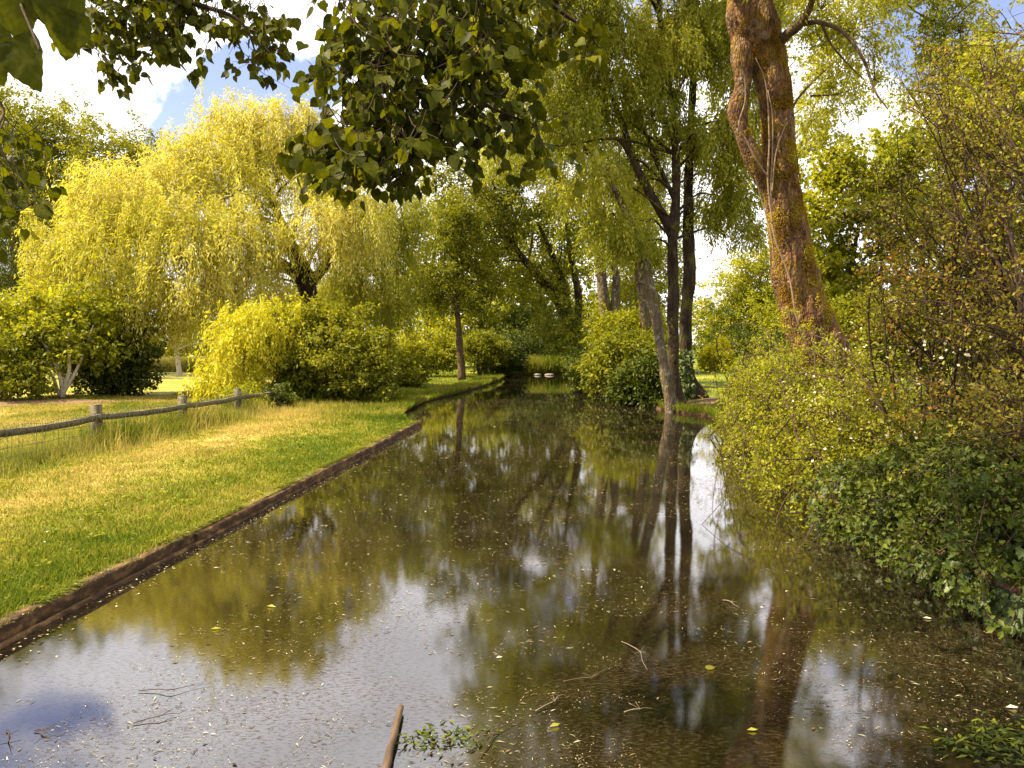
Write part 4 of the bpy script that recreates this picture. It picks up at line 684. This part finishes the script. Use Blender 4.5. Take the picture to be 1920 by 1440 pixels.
x, y = scatter(9000, -1, 5.2, 52.4, 54.5); blades(g, x, y, 1.1 * rs.uniform(.5, 1.2, len(x)), .05 + 0 * x, .25)
tag(g.build('tall_grass', M['blade']), 'taller bright grass fringing the canal edge and rushes at its far end', 'grass', kind='stuff')
g = MB()                                                         # dry grass along the fence and the hay meadow
x, y = scatter(15000, 0, 1, 9, 23); x = -7.35 + (y - 14) * .052 + .15 + rs.normal(size=len(x)) * .35; blades(g, x, y, (.10 + .22 * vn(np.stack([x, y, 0 * x], -1), 1.2, 6) ** 1.5) * rs.uniform(.4, 1.5, len(x)), .008 + 0 * x, .35)
x, y = scatter(50000, -16, -7.5, 10, 27); k = x / y > -.72; x, y = x[k], y[k]; blades(g, x, y, .07 * rs.uniform(.4, 1.5, len(x)), .014 + 0 * x, .6)
x, y = scatter(24000, -30, -16, 50, 56); blades(g, x, y, .95 * rs.uniform(.6, 1.15, len(x)), .05 + 0 * x, .15)
x, y = scatter(9000, 0, 1, 4.7, 19.2); x = xl(y) + .015 - x * .2; blades(g, x, y, .05 * rs.uniform(.3, 1.5, len(x)), .005 + 0 * x, 2.0, gz(np.minimum(x, xl(y) - .05), y) + .006)
tag(g.build('dry_grass', M['straw']), 'straw coloured grass along the fence and in the meadow beyond', 'grass', kind='stuff')
wb = MB(); rs = np.random.RandomState(61); nW = 420; y = 4.8 + 19 * rs.uniform(0, 1, nW) ** 1.3; x = xl(y) - .12 - rs.uniform(0, 1, nW) ** 1.3 * 4.2
for xx, yy in zip(x, y):
    k = rs.randint(5, 14); a = rs.uniform(0, 6.28, k); zz = gzf(xx, yy) + .012; rr_ = rs.uniform(.02, .07); p = np.stack([xx + np.cos(a) * rr_ * .5, yy + np.sin(a) * rr_ * .5, np.full(k, zz) + rs.uniform(0, .03, k)], -1)
    leaves(wb, p, np.stack([np.cos(a), np.sin(a), rs.uniform(.1, .6, k)], -1), rdir(k) * .3 + [0, 0, 1], rr_ * rs.uniform(.6, 1.2, k), TUFT, rs.uniform(0, .6, k))
tag(wb.build('lawn_weeds', M['light']), 'broad leaved weeds and clover dotted through the left lawn', 'weeds', kind='stuff')
wb = MB(); nW = 900; y = 4.8 + 17 * rs.uniform(0, 1, nW) ** 1.3; x = xl(y) + .03 - rs.uniform(0, 1, nW) ** 1.6 * 4; p = np.stack([x, y, gz(np.minimum(x, xl(y) - .08), y) + .03], -1); leaves(wb, p, rdir(nW) * [1, 1, .3], rdir(nW) * .4 + [0, 0, 1], .028 * rs.uniform(.5, 1.5, nW), KITE, rs.uniform(.2, 1, nW))
tag(wb.build('fallen_leaves', M['debris']), 'small dry leaves fallen over the left lawn and its edging', 'leaves', kind='stuff')
wb = MB(); x, y = scatter(9000, 0, 1, 4.7, 19.2); x = xl(y) - .03 - .10 * x; kk = vn(np.stack([y, y * 0, y * 0], -1), 2.3, 71) * .6 + vn(np.stack([y, y * 0, y * 0], -1), 7, 72) * .4 > .46; x, y = x[kk], y[kk]; n = len(x); z = gz(x - .05, y); p = np.stack([x, y, z], -1); tp = p + np.stack([.02 + .09 * rs.uniform(0, 1, n), rs.normal(size=n) * .03, .03 + rs.uniform(-.03, .03, n)], -1); md = (p + tp) / 2 + [0, 0, .02]; sd2 = np.stack([0 * x, 0 * x + .003, 0 * x], -1)
b_ = np.arange(n) * 5; V = np.stack([p - sd2, p + sd2, md + sd2, md - sd2, tp], 1).reshape(-1, 3); wb.add(V, np.stack([b_, b_ + 1, b_ + 2, b_ + 3], -1), rs.uniform(0, 1, n)); wb.f.append(np.stack([b_ + 3, b_ + 2, b_ + 4], -1)); wb.r.append(rs.uniform(0, 1, n))
tag(wb.build('overhanging_grass', M['blade']), 'grass tufts flopping over the brown canal edging', 'grass', kind='stuff')
def patch(name, lb, pts, z, mat):
    b = MB(); c = np.array([at_g(*q) for q in pts]); b.add(c, [list(range(len(c)))]); return tag(b.build(name, M[mat]), lb, 'soil', kind='structure')
def mound(name, cx, cy, rx, ry, h, mat, seed):
    b = MB(); n_, m_ = 26, 12; V = []; rr = np.linspace(0, 1, m_); th = np.linspace(0, 2 * np.pi, n_, endpoint=False)
    for r in rr:
        for a in th: k = 1 + .22 * math.sin(a * 3 + seed) + .1 * math.sin(a * 7); x, y = cx + math.cos(a) * rx * r * k, cy + math.sin(a) * ry * r * k; V.append((x, y, gzf(x, y) + h * (1 - r * r) - .012 * r ** 6 + .012))
    i, j = np.meshgrid(np.arange(m_ - 1), np.arange(n_), indexing='ij'); b0 = (i * n_ + j).ravel(); b1 = (i * n_ + (j + 1) % n_).ravel(); b.add(np.array(V), np.stack([b0, b0 + n_, b1 + n_, b1], -1))
    return tag(b.build(name, M[mat], smooth=True), kind='structure')
mound('soil', -14.7, 23.6, 3.2, 1.4, .08, 'soil', 1); mound('soil', 5.9, 24.2, 1.0, 1.1, .12, 'soil', 2)

# ------------------------------------------------------------------ the lime tree over the camera
rs = np.random.RandomState(17)
lroot = empty('lime_tree', (-5.3, -1.8, gzf(-5.3, -1.8)), 'lime tree whose dark heart leaved boughs hang into the top of the view', 'tree')
tw = MB(); tube(tw, [(-5.3, -1.8, 0), (-5.25, -1.75, 2.4), (-5.0, -1.6, 4.8), (-4.6, -1.3, 7.5)], [.32, .25, .2, .1], 14, 40, .15); tw.build('trunk', M['bark'], lroot, smooth=True)
bo = MB(); lf = MB()
boughs = [[(-5.1, -1.7, 3.8), (-3.4, .3, 5.2), (-1.6, 2.2, 5.0), (-.9, 3.1, 4.2), tuple(at(790, -40, 3.2)), tuple(at(840, 110, 3.2)), tuple(at(900, 190, 3.2)), tuple(at(1060, 255, 3.25))],
          [(-5.15, -1.7, 3.4), (-4.2, .2, 4.6), (-2.9, 2.2, 4.9), tuple(at(250, -110, 3.9)), tuple(at(330, -10, 3.9)), tuple(at(450, 40, 3.9)), tuple(at(488, 130, 3.9))],
          [(-5.15, -1.7, 2.9), (-4.0, -.2, 3.6), (-2.6, 1.2, 3.4), tuple(at(-90, 120, 2.6)), tuple(at(-10, 260, 2.6)), tuple(at(40, 350, 2.6))],
          [(-3.4, .3, 5.2), (-1.4, 2.6, 5.1), tuple(at(900, -140, 3.4)), tuple(at(1000, -20, 3.4)), tuple(at(1090, 50, 3.4)), tuple(at(1130, 100, 3.4))],
          [tuple(at(790, -40, 3.2)), tuple(at(720, 90, 3.1)), tuple(at(680, 240, 3.1)), tuple(at(650, 320, 3.1))], [tuple(at(840, 110, 3.2)), tuple(at(800, 220, 3.15)), tuple(at(760, 330, 3.1))],
          [(-2.9, 2.2, 4.9), tuple(at(150, -90, 3.9)), tuple(at(180, 20, 3.9)), tuple(at(205, 110, 3.9))], [(-4.2, .2, 4.6), (-1.5, .7, 3.5), tuple(at(10, -60, 1.15)), tuple(at(40, 10, 1.15)), tuple(at(75, 95, 1.12))]]
for b_, r_0 in zip(boughs, (.07, .06, .018, .04, .016, .014, .014, .007)):
    q = len(b_); tube(bo, b_, np.linspace(r_0, .0025, q) * np.linspace(1, .6, q), 7, 60, .1)
LBL = [(800, 60, 3.2, 150, 90, 240), (880, 150, 3.2, 100, 90, 150), (700, 60, 3.2, 80, 90, 130), (720, 170, 3.15, 70, 70, 110), (720, 240, 3.1, 75, 55, 130), (635, 250, 3.1, 65, 26, 80), (685, 300, 3.1, 55, 32, 66), (742, 322, 3.1, 30, 20, 18), (810, 220, 3.15, 60, 55, 70), (960, 235, 3.25, 60, 35, 45), (1035, 262, 3.25, 38, 22, 22), (905, 268, 3.2, 26, 18, 5),
       (1000, 30, 3.4, 80, 50, 70), (1080, 70, 3.4, 50, 45, 34), (1125, 100, 3.4, 18, 22, 6), (960, 90, 3.3, 50, 40, 30), (625, 110, 3.3, 35, 45, 34), (880, -60, 3.4, 250, 50, 220), (620, 0, 3.5, 40, 18, 12)]
LBL2 = [(190, 60, 3.9, 55, 55, 70), (250, 10, 3.9, 110, 30, 100), (200, 130, 3.9, 32, 22, 18), (310, 40, 3.9, 60, 40, 60), (320, 90, 3.9, 40, 20, 16), (400, 15, 3.9, 70, 25, 50), (385, 50, 3.9, 22, 14, 8), (480, 30, 3.9, 35, 40, 42), (490, 95, 3.9, 26, 45, 38), (300, -60, 3.9, 250, 40, 150), (5, 270, 2.9, 40, 60, 34), (20, 340, 2.9, 40, 40, 26), (0, 390, 3.0, 35, 30, 22)]
def lime_cluster(px, py, Y, rx, ry, n_, size):
    for q in range(max(1, n_ // 5)):
        a = rs.uniform(0, 6.28); r = math.sqrt(rs.uniform(0, 1)); c = np.array(at(px + rx * r * math.cos(a), py + ry * r * math.sin(a), Y + rs.normal() * .16))
        d = unit(rs.normal(size=3) * [1, 1, .4] + [.15, 0, -.45]); e = c + d * rs.uniform(.10, .2); tube(bo, [c - d * .06 + [0, 0, .04], c, e], [.0022, .0018, .0007], 4, 6, cap=False)
        k = 6; t_ = rs.uniform(0, 1, k)[:, None]; t_[0] = 1; t_[1] = 0; p = c + (e - c) * t_; ax = d * .5 + rdir(k) * .7 + [0, 0, -.75]; ax = unit(ax); pet = p + ax * .02 * rs.uniform(.5, 1.5, (k, 1))
        leaves(lf, pet, ax, rdir(k) * .8 + [-.1, -.55, .35], size * rs.uniform(.65, 1.2, k), HEART, np.clip(rs.uniform(0, .75, k) + (px > 930) * .25, 0, 1))  # right-hand leaves coloured lighter to stand in for backlight
for b_ in LBL: lime_cluster(*b_[:5], int(b_[5] * (1.9 if b_[0] < 900 else 1.2)), .051)
for b_ in LBL2: lime_cluster(*b_[:5], int(b_[5] * 2.0), .046)
SHC = [(-1.2, 5.0, 6.4), (-.2, 6.0, 6.8), (.4, 7.4, 7.6), (-1.0, 7.2, 7.4), (.6, 4.8, 6.4), (-1.6, 8.6, 8.4), (.2, 8.8, 8.6), (-.8, 3.6, 6.0), (1.4, 6.2, 7.2), (-.4, 4.2, 5.9)]  # unseen boughs added above the frame to shade the near right bank and water
for c in SHC:
    tube(bo, [(-4.8, -1.5, 5.6), (-3.2, .8, 6.6), (c[0] * .6 - 1.2, c[1] * .6, c[2] + .1), c], [.06, .045, .025, .006], 6, 30, .1)
    k = 520; P_ = np.array(c) + rs.normal(size=(k, 3)) * [.62, .62, .28]; leaves(lf, P_, rdir(k) * .7 + [0, 0, -.6], rdir(k) * .6 + [0, 0, .8], .075 * rs.uniform(.7, 1.2, k), HEART, rs.uniform(0, .9, k))
    for q in range(0, k, 12): tube(bo, [c, P_[q]], [.008, .002], 4, 4, cap=False)
for (px, py, s, ax, nn) in ((25, -30, .07, (.1, 0, -1), (.2, -1, .1)), (30, 72, .068, (.35, 0, -.9), (-.2, -1, .1)), (108, -25, .068, (.1, 0, -1), (.3, -1, 0)), (130, 22, .058, (-.1, 0, -1), (.6, -1, 0)), (-30, 50, .07, (.2, .1, -1), (0, -1, .3)), (60, -60, .07, (.5, 0, -.8), (0, -1, .2))):
    leaf_fine(lf, list(at(px, py, 1.15)), ax, nn, s, .45)
bo.build('boughs', M['twig'], lroot, smooth=True); lf.build('foliage', M['linden'], lroot)

# ------------------------------------------------------------------ what floats on the water
rs = np.random.RandomState(41)
def flat_bits(mb, n, y0, y1, s0, s1, elong, pw=2.0, tpl=KITE, thr=0.42):
    y = y0 + (y1 - y0) * rs.uniform(0, 1, n) ** pw; a, b = xl(y) + .12, xr(y) - .15; x = a + (b - a) * rs.uniform(0, 1, n); P = np.stack([x, y, 0 * x + .004], -1)
    k = vn(P * [1, .6, 1], 1.1, 50) * .6 + vn(P, 4, 51) * .4 > thr; P = P[k]; n = len(P); an = rs.normal(size=n) * .9 + .2; ax = np.stack([np.cos(an), np.sin(an), rs.normal(size=n) * .05], -1)
    leaves(mb, P, ax, rs.normal(size=(n, 3)) * .12 + [0, 0, 1], (s0 + (s1 - s0) * rs.uniform(0, 1, n) ** 3) * (1 + P[:, 1] * .02), tpl, rs.uniform(0, 1, n) ** .8, elong)
fd = MB(); flat_bits(fd, 90000, 3.2, 36, .005, .016, .6, 1.7, thr=.46); flat_bits(fd, 26000, 3.2, 30, .012, .055, .45, 1.7, NARR, thr=.45); flat_bits(fd, 16000, 3.2, 22, .006, .02, .5, 1.7, thr=.58); flat_bits(fd, 500, 3.3, 20, .03, .05, 1.4, 1.6, NARR)
y = rs.uniform(4, 19, 900) ; x = xl(y) + .1 + np.abs(rs.normal(size=len(y))) * .15; P = np.stack([x, y, 0 * x + .005], -1); leaves(fd, P, rdir(len(P)) * [1, 1, .05], np.tile([0, 0, 1.], (len(P), 1)), .02 * rs.uniform(.4, 1.6, len(P)), KITE, rs.uniform(.2, 1, len(P)))
tag(fd.build('floating_debris', M['debris']), 'pale specks, petals and bits of leaf scattered over the water', 'debris', kind='stuff')
for k, (px, py, s, lb) in enumerate(((500, 1145, .085, 'long pale green leaf floating left of centre'), (1885, 1343, .07, 'bright white feather-like leaf floating near the right bottom corner'), (1730, 1168, .06, 'white leaf floating on dark water below the ivy'), (1325, 1268, .07, 'orange brown leaf floating right of centre'),
                                   (1030, 1382, .07, 'curled cream leaf floating at the bottom centre'), (1400, 1388, .06, 'slim yellow leaf near the bottom right of centre'), (930, 1246, .045, 'small white petal floating in the dark centre'), (395, 1190, .07, 'crumpled yellow leaf floating in the willow reflection'))):
    Y = EYE * F / (py - HZ) * 1.0; c = np.array(at(px, py, Y)); c[2] = .008; b = MB(); a = rs.uniform(-.5, .5); leaves(b, c[None], np.array([[math.cos(a), math.sin(a), .05]]), np.array([[0, -.2, 1.]]), s, HEART if k == 3 else TUFT, np.array([.95 if k != 3 else .4]), .7)
    tag(b.build('floating_leaf', M['petal' if k in (1, 2, 6) else ('rust' if k == 3 else 'willowg')]), lb, 'leaf', 'larger leaves floating on the water')
def wpt(px, py, z=.01): Y = (EYE - z) * F / (py - HZ); c = at(px, py, Y); c.z = z; return c
b = MB(); tube(b, [wpt(752, 1340, .03), wpt(740, 1390, .035), wpt(728, 1440, .04), wpt(716, 1520, .05)], [.014, .018, .019, .020], 12, 24, .3, fq=16); st = tag(b.build('stick', M['stick'], smooth=True), 'thick brown stick lying in the water at the bottom edge', 'stick')
for pts, r_0, lb, mt_ in ((((12, 1385), (16, 1400), (22, 1425)), .006, 'thin dark twig standing out at the bottom left corner', 'twig'), (((65, 1386), (80, 1390), (95, 1396)), .006, 'short dark forked twig right of the bottom left corner', 'twig'), (((250, 1372), (300, 1362), (340, 1352)), .005, 'thin dark twig floating in the bottom left sky reflection', 'twig'),
                          (((260, 1308), (320, 1310), (400, 1294)), .004, 'long fine dark stem floating in the left sky reflection', 'twig'), (((1004, 1348), (1040, 1332), (1056, 1315)), .006, 'bent pale twig below the dark centre of the pond', 'gtwig'), (((1165, 1212), (1200, 1236), (1214, 1268)), .005, 'thin pale twig right of the dark centre', 'gtwig'), (((1170, 1350), (1200, 1348), (1222, 1343)), .006, 'straight straw coloured stem near the bottom centre', 'gtwig'),
                          (((1056, 1290), (1110, 1285), (1150, 1262)), .005, 'curved reddish twig above the bent pale twig', 'stick'), (((1355, 1132), (1370, 1138), (1386, 1146)), .006, 'short pale stem on the water below the bright reflection', 'gtwig'), (((900, 1440), (930, 1390), (985, 1362)), .005, 'dark arched stem rising from the weed at the bottom', 'twig')):
    b = MB(); P_ = [wpt(px, py, .008) for px, py in pts]; P_[1].z += .012; r_0 *= .6; tube(b, [P_[0], P_[0].lerp(P_[1], .5) + Vector((.006, .012, 0)), P_[1], P_[1].lerp(P_[2], .5) + Vector((-.008, .01, 0)), P_[2]], [r_0, r_0 * .8, r_0 * .3], 5, 20, .3); m_ = P_[1]
    for q in range(3): tube(b, [m_, m_ + Vector((rs.uniform(-.06, .06), rs.uniform(-.05, .08), .01))], [r_0 * .5, .001], 4, 4)
    tag(b.build('floating_twig', M[mt_]), lb, 'twig', 'twigs floating on the water')
wdm = MB()
for px, py, n_, s_ in ((840, 1402, 110, .10), (790, 1400, 40, .06), (1890, 1400, 300, .13), (1840, 1420, 120, .1)):
    c = np.array(wpt(px, py)); p = c + rs.normal(size=(n_, 3)) * [s_, s_ * .7, .006]; p[:, 2] = np.abs(p[:, 2]) + .004; leaves(wdm, p, rdir(n_) * [1, 1, .25], rdir(n_) * .4 + [0, 0, 1], .05 * rs.uniform(.5, 1.4, n_), NARR, rs.uniform(0, 1, n_), 1.2)
tag(wdm.build('pond_weed', M['dark']), 'tangled green weed mats at the bottom edge of the water', 'weed', kind='stuff')
for px, s, lb in ((1008, .25, 'pale flat stone at the far canal end, the left one'), (1030, .32, 'pale flat stone at the far canal end, the right one')):
    b = MB(); n_ = 14; V = []; c = np.array([(px - 960) / F * 51.8, 51.8, .02])
    for q in range(6):
        t_ = q / 5 * math.pi * .5
        for a in np.linspace(0, 2 * np.pi, n_, endpoint=False): V.append(c + [math.cos(a) * s * math.cos(t_) * (1 + .15 * math.sin(a * 3)), math.sin(a) * s * .7 * math.cos(t_), .11 * math.sin(t_)])
    i, j = np.meshgrid(np.arange(5), np.arange(n_), indexing='ij'); b0 = (i * n_ + j).ravel(); b1 = (i * n_ + (j + 1) % n_).ravel(); b.add(np.array(V), np.stack([b0, b1, b1 + n_, b0 + n_], -1)); tag(b.build('stone', M['stone'], smooth=True), lb, 'stone')
